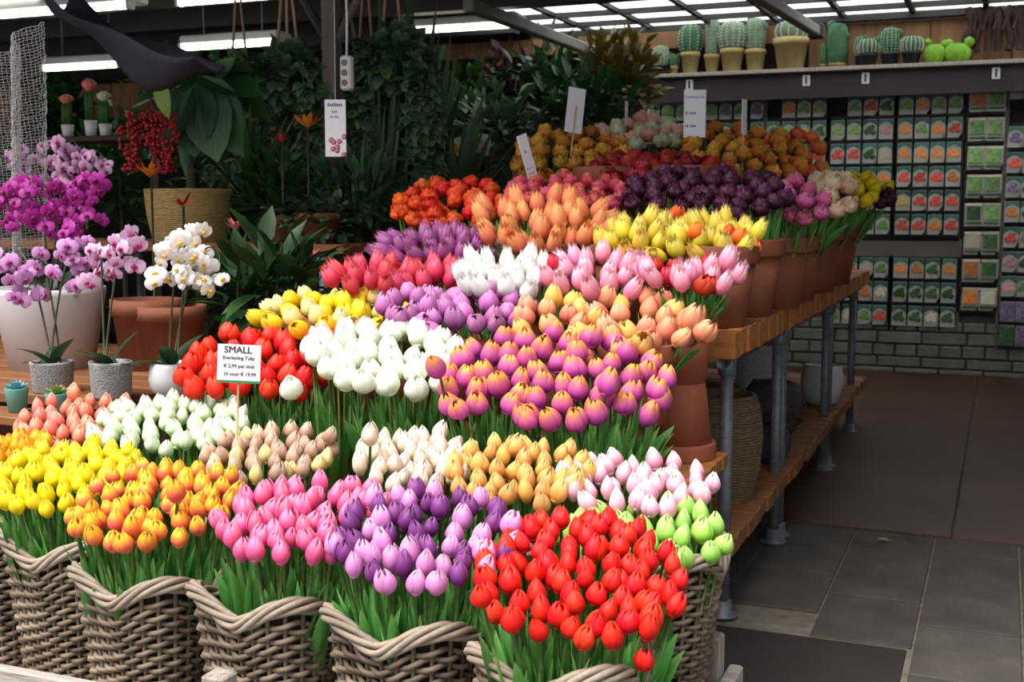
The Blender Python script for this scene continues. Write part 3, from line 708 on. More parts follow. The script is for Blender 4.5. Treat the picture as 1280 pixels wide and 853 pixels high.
# ---- on the table: front row
ZT = .925
F1, F2, F3 = [(-.832, 3.76), (-1.12, 3.76)], [(-1.43, 3.76)], [(-1.75, 3.76)]
for sp_, lb, q_ in ((F1, 'fringed yellow', .96), (F2, 'fringed orange', .96), (F3, 'fringed purple', .72)): potrow('big', sp_, ZT, 'brown terracotta pot of %s tulips on the table' % lb, sc=q_)
zt = ZT + .152
bunch({'f_yellow': 'fringed_yellow_tulip', 'flame': 'flame_orange_tulip'}, [('f_yellow', .9), ('flame', .1)], (742, 956, 254, 322), 3.76, .15, F1, zt, .046,
      {'f_yellow': 'fringed yellow tulip on the front edge of the table', 'flame': 'flame orange tulip among the fringed yellow ones'}, {'f_yellow': 'fringed yellow tulips', 'flame': 'flame orange tulips'}, nleaf=2, zc=.03,
      extra=((910, 298, -.08, 'flame'), (920, 308, -.1, 'flame'), (872, 300, -.1, 'flame'), (940, 302, -.05, 'f_yellow')))
bunch('fringed_orange_tulip', [('f_orange', 1)], (594, 762, 228, 318), 3.78, .15, F2, zt, .046, 'fringed peach orange tulip beside the fringed yellow ones', 'fringed orange tulips', nleaf=2)
bunch('fringed_purple_tulip', [('f_purple', 1)], (474, 628, 274, 330), 3.74, .14, F3, ZT + .11, .044, 'fringed purple tulip behind the fringed crimson ones', 'fringed purple tulips', nleaf=1)
# second row on the table: double tulips
G1, G2, G3 = [(-.822, 4.14), (-1.12, 4.14)], [(-1.45, 4.14)], [(-1.78, 4.14), (-2.10, 4.14)]
for sp_, lb in ((G1, 'dark purple double'), (G2, 'coral red double'), (G3, 'orange red double')): potrow('big', sp_, ZT, 'brown terracotta pot of %s tulips on the table' % lb)
bunch('dark_double_tulip', [('d_dark', 1)], (772, 990, 204, 280), 4.14, .17, G1, zt, .054, 'dark purple double tulip behind the fringed yellow ones', 'dark purple double tulips', nleaf=2, extra=((925, 268, -.12, 'd_dark'), (880, 262, -.12, 'd_dark')))
bunch('coral_double_tulip', [('d_coral', 1)], (630, 792, 214, 268), 4.2, .16, G2, zt, .054, 'coral red double tulip behind the fringed orange ones', 'coral red double tulips', nleaf=1)
bunch('orange_double_tulip', [('d_orange', 1)], (488, 646, 218, 288), 4.14, .17, G3, zt, .054, 'orange red double tulip behind the fringed purple ones', 'orange red double tulips', nleaf=1, extra=((545, 277, -.1, 'd_orange'),))
# right-hand column of pots further along the table
pot('big', -.785, 4.52, ZT, 'brown terracotta pot of magenta pink double tulips'); pot('big', -.785, 4.9, ZT, 'brown terracotta pot of cream double tulips', sc=.98)
pot('big', -.79, 5.45, ZT, 'brown terracotta pot of bright yellow tulips', sc=1.1); pot('big', -.79, 6.05, ZT, 'brown terracotta pot of yellow and plum tulips at the far end', sc=1.1)
bunch('magenta_double_tulip', [('d_magenta', 1)], (966, 1040, 216, 284), 4.5, .13, [(-.785, 4.52)], zt, .056, 'magenta pink double tulip beside the dark purple ones', 'magenta double tulips', nleaf=1, tilt=.3)
bunch('cream_double_tulip', [('d_cream', 1)], (1010, 1070, 204, 270), 4.9, .13, [(-.785, 4.9)], zt, .06, 'cream double tulip between the magenta and the yellow ones', 'cream double tulips', nleaf=1, tilt=.3)
bunch({'bigyellow': 'yellow_tulip', 'd_dark': 'dark_double_tulip'}, [('bigyellow', .85), ('d_dark', .15)], (1038, 1100, 208, 262), 5.5, .13, [(-.79, 5.45)], zt, .05,
      {'bigyellow': 'bright yellow tulip beside the cream double ones', 'd_dark': 'plum double tulip among bright yellow tulips'}, {'bigyellow': 'bright yellow tulips on the table', 'd_dark': 'plum double tulips'}, nleaf=1)
bunch({'bigyellow': 'yellow_tulip', 'd_dark': 'dark_double_tulip'}, [('bigyellow', .7), ('d_dark', .3)], (1060, 1118, 214, 262), 6.1, .13, [(-.79, 6.05)], zt, .055,
      {'bigyellow': 'bright yellow tulip beside the cream double ones', 'd_dark': 'plum double tulip among bright yellow tulips'}, {'bigyellow': 'bright yellow tulips on the table', 'd_dark': 'plum double tulips'}, nleaf=1)
# middle of the table, pots raised on upturned pots
for sp_, lb in (([(-1.55, 4.95), (-1.87, 4.95)], 'bronze'), ([(-1.13, 4.55), (-1.45, 4.55)], 'dark red'), ([(-1.16, 5.02)], 'bronze'), ([(-1.5, 5.6), (-1.83, 5.6)], 'peach pink'), ([(-1.14, 5.7)], 'flame coloured')):
    for x, y in sp_:
        pot('big', x, y, ZT, 'upturned brown terracotta pot under the %s double tulips' % lb, flip=True)
        pot('big', x, y, ZT + .265, 'brown terracotta pot of %s double tulips' % lb)
zh = ZT + .265 + .152
bunch('bronze_double_tulip', [('d_brown', 1)], (640, 786, 156, 236), 4.9, .20, [(-1.55, 4.95), (-1.87, 4.95)], zh, .062, 'bronze yellow double tulip behind the dark red ones', 'bronze double tulips', nleaf=2)
bunch('red_double_tulip', [('d_red', 1)], (735, 912, 182, 238), 4.6, .18, [(-1.13, 4.55), (-1.45, 4.55)], zh, .058, 'dark red double tulip in front of the bronze ones', 'dark red double tulips', nleaf=1)
bunch('bronze_double_tulip', [('d_brown', 1)], (850, 1006, 152, 222), 5.2, .2, [(-1.16, 5.02)], zh, .062, 'bronze yellow double tulip behind the dark red ones', 'bronze double tulips', nleaf=1, prootr=.08)
bunch({'d_peach': 'peach_double_tulip', 'd_mint': 'mint_double_tulip'}, [('d_peach', .62), ('d_mint', .38)], (738, 862, 144, 186), 5.65, .16, [(-1.5, 5.6), (-1.83, 5.6)], zh, .07,
      {'d_peach': 'peach pink double tulip behind the bronze ones', 'd_mint': 'mint white double tulip among the peach pink ones'}, {'d_peach': 'peach pink double tulips', 'd_mint': 'mint double tulips'}, nleaf=1)
bunch('flame_double_tulip', [('d_flame', 1)], (940, 1036, 154, 226), 5.85, .16, [(-1.14, 5.7)], zh, .07, 'flame coloured double tulip near the seed packets', 'flame double tulips', nleaf=1)
print('TULIPS', NT)

# ------------------------------------------------------------------ price signs
def text(s_, size, mat, parent, loc, rot=(PI / 2, 0, 0), name='lettering', shear=0, bold=0):
    cu = bpy.data.curves.new('lettering', 'FONT'); cu.body = s_; cu.size = size; cu.offset = bold; cu.shear = shear; cu.resolution_u = 2
    t = bpy.data.objects.new('tmp', cu); COL.objects.link(t); bpy.context.view_layer.update()
    me = bpy.data.meshes.new_from_object(t.evaluated_get(bpy.context.evaluated_depsgraph_get())); bpy.data.objects.remove(t)
    me.name = name; me.materials.clear(); me.materials.append(mat)
    o = ob(name, me, parent, loc); o.rotation_euler = rot; return o
def sign(label, px, w_, h_, lines, stick=.25, rz=0, lean=0, ry=0, strip=None, group=None, cardmat='card', stick_on=True):
    s_ = thing('price_sign', label, 'sign', px, group); s_.rotation_euler = (lean, ry, rz)
    c = MB().bevbox((-w_ / 2, -.0015, 0), (w_ / 2, .0015, h_), .0007).build('card', M[cardmat], s_, False)
    if stick_on: MB().tube([(0, .004, h_ * .6), (0, .004, -stick)], .0032, 6).build('stick', M['stickwood'], s_)
    for (t_, sz, x, z, mt, bo) in lines:
        if t_[0] == '~':               # writing too small to read: a row of short ink strokes
            mb = MB(); xx = x
            for wl in t_[1:]:
                for q in range(int(wl)):
                    hh = sz * rnd(.45, .8); mb.box((xx, -.0021, z), (xx + sz * .34, -.0016, z + hh)); xx += sz * .48
                xx += sz * .5
            stuff(mb.build('lettering', M[mt], c, False))
        else: text(t_, sz, M[mt], c, (x, -.0021, z), bold=bo)
    if strip: MB().box((-w_ / 2, -.0022, 0), (w_ / 2, -.0016, strip)).build('bottom_strip', M['greenink'], c, False)
    return s_
k = 2.83
pS = atk(298, 479, k); W_ = 54 * k / 1509; H_ = 49 * k / 1509
sign('white SMALL price sign with green bottom strip on a wooden stick', pS, W_, H_, [('SMALL', .0225, -.036, .072, 'ink', 0), ('SMALL', .0225, -.0352, .0723, 'ink', 0), ('Everlasting Tulip', .0112, -.0385, .0565, 'ink', .0002), ('€ 2,99 per stuk', .0115, -.036, .037, 'ink', .0002),
      ('10 voor € 19,99', .0115, -.036, .0175, 'ink', .0002)], .14, YAW + .12, 0, .06, .006)
p = at(868, 172, 5.2)
sign('white price card reading Everlasting Tulip above the bronze tulips', p, .095, .205, [('Everlasting Tulip', .0125, -.042, .17, 'blueink', .0002), ('€', .02, -.042, .098, 'blueink', .0002), ('~4', .016, -.024, .10, 'blueink', 0), ('~24', .014, -.04, .045, 'blueink', 0)], .2, YAW - .05)
p = at(716, 166, 4.9)
sign('blank back of a tilted white price card above the bronze tulips', p, .085, .19, [], .2, YAW + PI + .5, 0, -.12)
p = at(783, 156, 5.58); sign('narrow white price card seen edge on behind the peach tulips', p, .05, .11, [], .62, YAW + 1.25)
p = at(930, 168, 5.1); sign('narrow white price card turned sideways among the bronze tulips', p, .05, .145, [], .2, YAW + 1.0)
p = at(668, 228, 4.35); sign('leaning price tag with pink print among the coral red tulips', p, .05, .19, [('~2', .012, -.01, .12, 'blueink', 0), ('~32', .011, -.018, .055, 'pinkink', 0), ('~23', .011, -.018, .035, 'pinkink', 0), ('~3', .011, -.014, .015, 'pinkink', 0)], .1, YAW + .7, 0, -.36)

# ------------------------------------------------------------------ goods on the lower shelf
M['seagrass'] = pmat('seagrass', (96, 80, 58), (138, 118, 90), 40, .85, .8, 90, stretch=(1, 1, 5))
M['straw'] = pmat('light_straw', (150, 126, 76), (190, 164, 108), 40, .85, .7, 90, stretch=(1, 1, 5))
M['blackstone'] = pmat('dark_blue_grey', (46, 48, 54), (60, 62, 68), 10, .75)
M['twist'] = pmat('dark_twisted_fibre', (44, 42, 38), (70, 66, 58), 30, .8)
M['whitepot'] = pmat('white_glaze', (196, 194, 196), (206, 204, 206), 4, .35)
M['greyspeck'] = pmat('speckled_grey_cement', (126, 124, 124), (186, 184, 182), 160, .85, .6, 220)
M['soil'] = pmat('soil', (38, 28, 22), (58, 44, 34), 60, .95, .6)
ZL = .278
def coil_pot(name, label, loc, prof, rows, r, mat, n=40, cat='basket'):
    t = thing(name, label, cat, loc)
    MB().lathe([(lut(prof, 0) * .2, 0)] + [(lut(prof, j / 12) - r * .6, prof_h * j / 12) for j in range(13)] + [(lut(prof, j / 12) - r * 1.6, prof_h * j / 12) for j in range(12, 0, -1)], n).build('inner_wall', mat, t)
    mb = MB()
    for i in range(rows):
        v = (i + .5) / rows; rr = lut(prof, v)
        mb.tube([(rr * math.cos(2 * PI * q / n) * (1 + rnd(-.004, .004)), rr * math.sin(2 * PI * q / n) * (1 + rnd(-.004, .004)), prof_h * v + rnd(-.0012, .0012)) for q in range(n)], r, 5, closed=True)
    stuff(mb.build('woven_coils', mat, t)); return t
prof_h = .37
coil_pot('seagrass_basket', 'tall round seagrass basket on the lower shelf of the table', (-.90, 4.13, ZL), [(0, .115), (.3, .142), (.6, .15), (.85, .142), (1, .125)], 38, .0055, M['seagrass'])
tw = thing('twisted_fibre_ball_pot', 'round dark pot wrapped in twisted fibre on the lower shelf', 'pot', (-.92, 5.32, ZL))
MB().lathe([(.02, 0), (.07, .005), (.125, .07), (.14, .14), (.12, .21), (.09, .25), (.07, .25), (.06, .2)], 28).build('pot_body', M['twist'], tw)
mb = MB()
for i in range(46):
    a0, z0, tl_ = rnd(0, 6.28), rnd(.02, .2), rnd(-.5, .9)
    pts = []
    for j in range(9):
        a1 = a0 + j * .13; zz = min(.245, max(.01, z0 + tl_ * .03 * j * .5)); rr = lut([(0, .06), (.28, .127), (.56, .142), (.84, .122), (1, .095)], zz / .25) + .003
        pts.append((rr * math.cos(a1), rr * math.sin(a1), zz))
    mb.tube(pts, .006, 5)
stuff(mb.build('twisted_strands', M['twist'], tw))
sp = thing('ball_planter', 'small smooth dark grey ball planter beside the seagrass basket', 'pot', (-.835, 4.78, ZL))
MB().lathe([(.02, 0), (.05, .004), (.078, .04), (.088, .085), (.076, .13), (.05, .158), (.044, .158), (.04, .13)], 28).build('pot_body', M['blackstone'], sp)
MB().lathe([(.0, .13), (.04, .131)], 20).build('soil', M['soil'], sp)
wp = thing('white_tub_pot', 'white rounded tub pot near the far end of the lower shelf', 'pot', (-.845, 6.35, ZL))
MB().lathe([(.05, 0), (.085, .006), (.108, .09), (.108, .14), (.098, .20), (.092, .205), (.088, .19), (.08, .05), (0, .05)], 32).build('pot_body', M['whitepot'], wp)
wp = thing('tall_pale_pot', 'tall pale cement pot further in on the lower shelf', 'pot', (-1.13, 6.15, ZL))
MB().lathe([(.06, 0), (.11, .01), (.14, .3), (.145, .33), (.13, .33), (.12, .1), (0, .1)], 32).build('pot_body', M['greyspeck'], wp)
wp = thing('dark_bowl', 'dark bowl on the lower shelf behind the seagrass basket', 'pot', (-1.25, 4.9, ZL))
MB().lathe([(.06, 0), (.10, .01), (.17, .14), (.18, .2), (.165, .2), (.15, .12), (0, .06)], 32).build('pot_body', M['blackstone'], wp)

# ------------------------------------------------------------------ seed packets on wall racks
M['packet'] = pmat('packet_paper', (166, 164, 154), (186, 184, 176), 4, .5, objrand=.1)
M['teal'] = pmat('packet_teal', (36, 84, 70), (84, 124, 108), 14, .5, objrand=.4)
M['rackdark'] = pmat('rack_dark', (46, 40, 36), (58, 52, 47), 4, .7)
M['rackboard'] = pmat('rack_board', (92, 84, 80), (106, 98, 92), 2, .7)
PIC = {}
for nm, c1, c2 in (('leafy green', (70, 120, 50), (150, 186, 110)), ('dark green', (24, 62, 34), (84, 120, 70)), ('orange', (206, 96, 30), (236, 160, 80)), ('red', (184, 38, 30), (230, 110, 90)),
                   ('yellow', (210, 170, 40), (236, 214, 120)), ('pink', (206, 120, 130), (232, 190, 190)), ('purple', (86, 66, 96), (150, 130, 160)), ('pale cream', (196, 186, 150), (220, 214, 190))):
    PIC[nm] = pmat('print_' + nm.replace(' ', '_'), c1, c2, 38, .45, objrand=.3)
def packet_meshes(w_, h_):
    b = MB()
    def fn(u, v): return ((u - .5) * w_, -.004 - .002 * math.sin(PI * u) * math.sin(PI * min(1, v * 1.05)), v * h_)
    n0 = len(b.v); b.grid(fn, 4, 4); b.box((-w_ / 2, -.004, 0), (w_ / 2, 0, h_))
    return b.mesh('packet_body', M['packet'], False)
PK = packet_meshes(.105, .155); PK2 = packet_meshes(.128, .175)
def pic_mesh(w_, h_, z0, shape, mat):
    b = MB()
    if shape == 'round':               # several printed vegetables or flowers side by side
        for (cx, cz, r_) in ((-.2, .35, .3), (.22, .3, .28), (.0, .62, .32), (rnd(-.35, .35), .75, .2)):
            n = 9; c0 = len(b.v); b.add((cx * w_, -.0105, z0 + cz * h_))
            for q in range(n): b.add(((cx + r_ * math.cos(2 * PI * q / n) * rnd(.75, 1.15)) * w_, -.0085, z0 + (cz + r_ * math.sin(2 * PI * q / n) * rnd(.75, 1.15)) * h_))
            for q in range(n): b.f.append([c0, c0 + 1 + q, c0 + 1 + (q + 1) % n])
    else: b.box((-w_ / 2, -.0145, z0), (w_ / 2, -.011, z0 + h_))
    return b.mesh('picture', mat, False)
PICM = {}
for nm in PIC:
    PICM[nm, 0] = pic_mesh(.092, .088, .028, 'round', PIC[nm]); PICM[nm, 1] = pic_mesh(.10, .10, .05, 'box', PIC[nm])
hb = MB(); nh = 8
for q in range(nh + 1):
    xx = -.0515 + .103 * q / nh; zz = .100 + .030 * math.sin(PI * q / nh); hb.add((xx, -.0072, zz)); hb.add((xx, -.0072, .152))
for q in range(nh): hb.f.append([2 * q, 2 * q + 2, 2 * q + 3, 2 * q + 1])
HEADM = hb.mesh('header_band', M['teal'], False)
HEADM2 = MB().box((-.06, -.0100, .155), (.06, -.006, .172)).mesh('header_band', PIC['pale cream'], False)
FOOTM2 = MB().box((-.055, -.0125, .018), (.055, -.009, .032)).mesh('footer_print', PIC['dark green'], False)
FULLM = {nm: MB().box((-.052, -.0145, .004), (.052, -.011, .151)).mesh('picture', PIC[nm], False) for nm in PIC}
PY = WY - .055
def packet(x, z, style, nm, where):
    t = tag(ob('seed_packet', None, None, (x, PY + rnd(-.004, .004), z)), '', 'seed packet', nm + ' seed packets on the ' + where)
    t.rotation_euler = (rnd(-.03, .01), rnd(-.02, .02), 0); t.empty_display_size = .03
    if style == 0:
        ob('packet_body', PK, t); ob('header_band', HEADM, t); ob('picture', PICM[nm, 0], t); t['label'] = 'teal topped seed packet with %s picture, %s' % (nm, where)
    elif style == 1:
        ob('packet_body', PK2, t); ob('header_band', HEADM2, t); ob('picture', PICM[nm, 1], t); ob('footer_print', FOOTM2, t); t['label'] = 'white framed seed packet with %s picture, %s' % (nm, where)
    else:
        ob('packet_body', PK, t); ob('picture', FULLM[nm], t); t['label'] = 'seed packet with full %s picture, %s' % (nm, where)
random.seed(31)
def rackpanel(label, xs, ytops, style, names, where, board=True):
    X = [at(x_, 200, PY).x for x_ in xs]; hw = .06 if style != 1 else .072
    za = at(1150, ytops[0] - 3, PY).z; zb_ = at(1150, ytops[-1] + 31, PY).z
    r = thing('seed_rack', label, 'rack', (X[0] - hw, WY - .04, zb_))
    for xx in (X[0] - hw - .012, X[-1] + hw + .012):
        MB().box((xx - X[0] + hw - .009, -.012, 0), (xx - X[0] + hw + .009, .012, za - zb_)).build('upright', M['rackboard'], r, False)
    for i, yt in enumerate(ytops):
        zt_ = at(1150, yt, PY).z; hh = .155 if style != 1 else .175
        MB().box((-.02, -.004, zt_ - zb_ - hh - .018), (X[-1] - X[0] + 2 * hw + .02, .012, zt_ - zb_ - hh - .002)).build('rail', M['rackdark'], r, False)
        for xx in X:
            if random.random() < .04: continue
            nms, ws = zip(*names(i)); st = style
            if style == 0 and i >= 9: st = 2
            packet(xx, zt_ - hh, st, random.choices(nms, ws)[0], where)
R6 = [117, 147.5, 178, 208, 238, 268]
R9 = R6 + [323, 353, 383]
mixg = lambda i: [('leafy green', 5 if i < 2 else 2), ('dark green', 2), ('orange', 1 + (i in (2, 6))), ('red', .4 if i < 2 else (3 if i in (3, 4, 5) else 1)), ('yellow', .6), ('pink', .4), ('purple', .6), ('pale cream', 1)]
mixr = lambda i: [('leafy green', 5 if i < 2 or i > 6 else .4), ('orange', 3 if i in (2, 6) else .8), ('red', 5 if i in (3, 4, 5) else .2), ('yellow', .5)]
rackpanel('seed rack left of the rack with red vegetable packets', [1046.5, 1066.5, 1086.5, 1106], R6, 0, mixg, 'rack beside the red vegetable packets')
rackpanel('seed rack with many red vegetable packets', [1130.5, 1151, 1171.5, 1192], R6, 0, mixr, 'rack of red vegetables')
rackpanel('short rack of seed packets under the grey board', [1130.5, 1151, 1171.5, 1192], R9[6:], 0, lambda i: [('orange', 4 if i == 0 else .2), ('dark green', 3 if i else .3), ('pale cream', 1 if i else .2)], 'short rack under the grey board')
rackpanel('short rack of full picture packets behind the table end', [1047, 1067, 1087, 1106], R9[6:], 0, lambda i: [('orange', 2), ('leafy green', 2), ('red', 2), ('pale cream', 1)], 'short rack behind the table end')
rackpanel('seed rack with white framed packets', [1220, 1242.5], [113, 149, 184, 219, 254, 289, 323, 358], 1, lambda i: [('leafy green', 4), ('dark green', 2), ('orange', .8), ('yellow', .5), ('pale cream', .6)], 'narrow rack of white framed packets')
rackpanel('seed rack with purple and pink flower packets', [1268, 1288], [102, 131, 161, 192, 222, 252, 283, 313, 343, 374, 403], 0, lambda i: [('pink', 3), ('purple', 2), ('orange', 1), ('leafy green', 1), ('dark green', 1), ('red', 1)], 'rack of flower seed packets')
rackpanel('seed rack above the flame coloured tulips', [965.5, 984.5, 1003.5, 1023], R6[:3], 0, mixg, 'rack above the flame coloured tulips')
rackpanel('seed rack behind the price card', [816, 834, 852, 870, 888, 906, 925, 945], R6[:2], 0, lambda i: [('leafy green', 4), ('purple', 2), ('red', 1)], 'rack behind the price card')
xa, xb = at(1036, 310, WY - .02).x, at(1202, 310, WY - .02).x
tag(MB().bevbox((xa, WY - .035, at(1100, 321, WY).z), (xb, WY - .01, at(1100, 301, WY).z), .003).build('grey_board', M['rackboard'], smooth=False), 'plain grey board between the two levels of seed packets', 'board')

# ------------------------------------------------------------------ cactus shelf
sx0, sx1 = at(812, 92, 9.55).x, 2.2
zs = at(1046, 83, 9.55).z
shelf = thing('wall_shelf', 'long dark wall shelf of cacti above the seed packets', 'shelf', (sx0, 9.55, zs - .03))
MB().bevbox((0, 0, 0), (sx1 - sx0, .29, .03), .004).build('shelf_board', M['greywood'], shelf, False)
M['darkboard'] = pmat('dark_brown_board', (44, 36, 33), (54, 45, 41), 3, .7)
MB().bevbox((0, .06, -.20), (sx1 - sx0, .09, -.001), .003).build('front_board', M['darkboard'], shelf, False)
for px in (862, 1008, 1082, 1245):
    b = at(px, 95, 9.6).x - sx0
    MB().bevbox((b - .028, .045, -.105), (b + .028, .06, -.02), .004).build('label_clip', M['white'], shelf, False)
    MB().bevbox((b - .008, .035, -.09), (b + .008, .046, -.03), .003).build('clip_slot', M['rackdark'], shelf, False)
ZC = zs + .001
M['cactus1'] = pmat('cactus_green', (52, 92, 62), (78, 118, 80), 20, .7)
M['cactus2'] = pmat('cactus_pale', (96, 122, 96), (140, 156, 130), 20, .8)
M['cactusy'] = pmat('cactus_lime', (96, 150, 30), (146, 190, 50), 10, .6)
M['spine'] = pmat('cactus_spines', (206, 206, 190), (226, 224, 206), 20, .8)
M['oldpot'] = pmat('aged_yellow_terracotta', (178, 150, 84), (206, 186, 130), 9, .85, .4, 40)
M['blackpot'] = pmat('black_pot', (34, 34, 38), (44, 44, 48), 9, .6)
def cactus_body(r, h, ribs, n=48, top=.6, amp=.12):
    return lambda th, z: 1 + amp * (math.cos(ribs * th))
def cactus(label, px, pw, ph, potw, poth, body='cactus1', potm='oldpot', ribs=12, arms=0, spines=True, tall=False, group=None):
    X = at(px, 80, 9.66).x; k_ = Vector((X, 9.66, 0)).dot(FH) / 1509
    r, h, pr, phh = pw / 2 * k_, ph * k_, potw / 2 * k_, poth * k_
    t = thing('potted_cactus', label, 'cactus', (X, 9.66, ZC), group)
    if poth: MB().lathe([(pr * .7, 0), (pr * .92, phh * .8), (pr, phh * .8), (pr, phh), (pr * .88, phh), (pr * .85, phh * .9), (0, phh * .9)], 20).build('pot', M[potm], t)
    z0 = phh * .88
    prof = [(r * q, z0 + h * v) for q, v in ((.45, 0), (.8, .12), (.98, .35), (1, .55), (.86, .8), (.5, .95), (.02, 1))] if not tall else [(r * q, z0 + h * v) for q, v in ((.85, 0), (.95, .3), (1, .7), (.85, .9), (.5, .97), (.02, 1))]
    bd = MB().lathe(prof, ribs * 4, mod=lambda th, z: 1 + .11 * math.cos(ribs * th)).build('body', M[body], t)
    if spines:
        mb = MB()
        for q in range(ribs):
            th = 2 * PI * q / ribs
            for v in range(9):
                rr, zz = [(a_[0], a_[1]) for a_ in prof][0]; vv = .08 + v * .1
                rr = lut([(p_[1], p_[0]) for p_ in prof], z0 + h * vv) * 1.1; zz = z0 + h * vv
                mb.sphere((rr * math.cos(th), rr * math.sin(th), zz), max(.004, r * .07), 5, 3)
        stuff(mb.build('spines', M['spine'], bd))
    for i in range(arms):
        a_ = rnd(-1.2, 1.2) - PI / 2 + (PI if i % 2 else 0) * .6; ra = r * rnd(.35, .5); zz = z0 + h * rnd(.5, .95)
        c = (r * .9 * math.cos(i * 2.4), r * .5 * math.sin(i * 2.4), zz)
        MB().lathe([(ra * .5, 0), (ra, ra * .8), (ra * .9, ra * 1.6), (.002, ra * 2.1)], 24, c, mod=lambda th, z: 1 + .1 * math.cos(8 * th)).build('arm', M[body], t)
    return t
cactus('fuzzy round cactus in a small black pot at the shelf end', 826, 20, 26, 18, 12, 'cactus2', 'blackpot', 14)
cactus('tiny blue green cactus in a pale pot', 843, 13, 16, 10, 10, 'cactus1', 'oldpot', 8, 2, False)
cactus('oval striped cactus with white ribs in a yellowed terracotta pot', 863, 28, 38, 24, 26, 'cactus1', 'oldpot', 9)
cactus('slender pale columnar cactus in a narrow terracotta pot', 890, 17, 48, 20, 22, 'cactus2', 'oldpot', 8, 0, True, True)
cactus('broad ribbed pale cactus in a wide terracotta pot', 915, 33, 38, 30, 28, 'cactus2', 'oldpot', 14)
cactus('branching pale cactus in a wide terracotta pot beside the broad ribbed one', 944, 22, 42, 26, 26, 'cactus2', 'oldpot', 9, 3, True, True)
cactus('largest barrel cactus with white ribs in the biggest yellowed terracotta pot', 988, 36, 26, 44, 38, 'cactus2', 'oldpot', 12)
cactus('tall dark green column cactus with knobbly top and no deep pot', 1046, 24, 50, 22, 5, 'cactus1', 'oldpot', 12, 4, False, True)
cactus('small thin cactus beside the tall dark green one', 1029, 8, 26, 9, 5, 'cactus1', 'oldpot', 8, 0, False, True)
cactus('squat globe cactus in a black pot beside the tall dark green one', 1085, 26, 21, 24, 15, 'cactus1', 'blackpot', 16, 1)
cactus('knobbly cactus with two heads in a black pot', 1112, 22, 34, 24, 15, 'cactus1', 'blackpot', 14, 3)
cactus('squat globe cactus in a black pot beside the lime ornaments', 1139, 26, 22, 24, 15, 'cactus1', 'blackpot', 16)
cactus('small green cactus behind the squat globes', 1074, 12, 26, 12, 14, 'cactus1', 'blackpot', 10, 1)
for px, lab in ((1168, 'round lime green ceramic cactus ornament'), (1196, 'wide lime green ceramic cactus ornament with side arm')):
    cactus(lab, px, 25 if px < 1180 else 30, 24, 0, 0, 'cactusy', 'oldpot', 12, 2, False)
M['driedbrown'] = pmat('dried_brown_pods', (44, 28, 26), (64, 42, 38), 10, .8)
for px in (1212, 1224, 1237, 1249, 1262, 1276):
    X = at(px, 20, 9.7).x
    t = thing('hanging_dried_pod', 'long dark brown dried pod hanging over the shelf end', 'dried plant', (X, 9.7, zs + .02), 'dried pods hanging over the shelf')
    zt_ = RZ - zs - .03; jx = rnd(-.02, .02)
    MB().tube([(jx * math.sin(j), rnd(-.01, .01), .06 + (zt_ - .06) * j / 7) for j in range(8)], [rnd(.018, .034) for _ in range(8)], 8).build('pod', M['driedbrown'], t)
    MB().tube([(.0, -.01, zt_), (.05, -.02, zt_ * .8), (.03, -.03, zt_ * .55)], .010, 6).build('tendril', M['driedbrown'], t)

# ------------------------------------------------------------------ ceiling lamps, roof arms, post
M['tube'] = emat('lit_tube', (255, 250, 225), 5.0)
M['housing'] = pmat('lamp_housing', (168, 172, 180), (184, 186, 192), 4, .5)
def lamp(label, xa, xb, y, z):
    pa = atz(xa, y, z); pb_ = at(xb, y, pa.y); Lx = pb_.x - pa.x
    t = thing('fluorescent_lamp', label, 'lamp', (pa.x, pa.y, z), 'fluorescent ceiling lamps')
    MB().bevbox((0, -.02, .03), (Lx, .16, .09), .01).build('housing', M['housing'], t, False)
    MB().tube([(.02, .0, .015), (Lx - .02, .0, .015)], .024, 10).build('light_tube', M['tube'], t)
    for xx in (.0, Lx - .02): MB().box((xx, -.03, -.012), (xx + .02, .03, .04)).build('tube_socket', M['housing'], t, False)
    for xx in (Lx * .2, Lx * .8): MB().tube([(xx, .05, .085), (xx, .05, RZ - z)], .006, 5).build('hanger', M['greymetal'], t)
lamp('fluorescent lamp behind the dark cloth', -60, 165, 26, 2.45)
lamp('fluorescent lamp above the large leaved plant', 222, 352, 6, 2.52)
lamp('fluorescent lamp under the dark cloth near the netting', 54, 152, 88, 2.30)
lamp('fluorescent lamp beside the leaves of the red berry plant', 226, 348, 62, 2.36)
lamp('fluorescent lamp in front of the wooden header', 512, 648, 41, 2.52)
lamp('fluorescent lamp at the roof edge', -60, 50, 4, 2.55)
def arm(label, p0, p1, wd=.07):
    t = thing('roof_arm', label, 'roof arm', (p0.x, p0.y, p0.z))
    d = p1 - p0; L = d.length; q = d.to_track_quat('Y', 'Z')
    o = MB().bevbox((-wd / 2, 0, -wd / 2), (wd / 2, L, wd / 2), .008).build('arm_tube', M['greymetal'], t, False); o.rotation_mode = 'QUATERNION'; o.rotation_quaternion = q
    o2 = MB().bevbox((-wd * .7, L - .08, -wd * .7), (wd * .7, L + .03, wd * .7), .008).build('end_bracket', M['darkmetal'], t, False); o2.rotation_mode = 'QUATERNION'; o2.rotation_quaternion = q
arm('grey metal roof arm crossing the wooden header', atz(585, 6, 2.5), atz(745, 66, 2.5), .075)
arm('grey metal roof arm above the largest cactus', atz(940, -10, 2.52), atz(1022, 40, 2.52), .07)
PX, PYp = at(415, 60, 4.9).x, 4.9
post = thing('grey_post', 'grey wooden post with two diagonal braces carrying the roof', 'post', (PX, PYp, 0))
M['postgrey'] = pmat('post_grey', (86, 80, 76), (106, 99, 94), 4, .75, .2, 14, stretch=(10, 10, 1))
MB().bevbox((-.036, -.036, 0), (.036, .036, RZ - .002), .005).build('post_shaft', M['postgrey'], post, False)
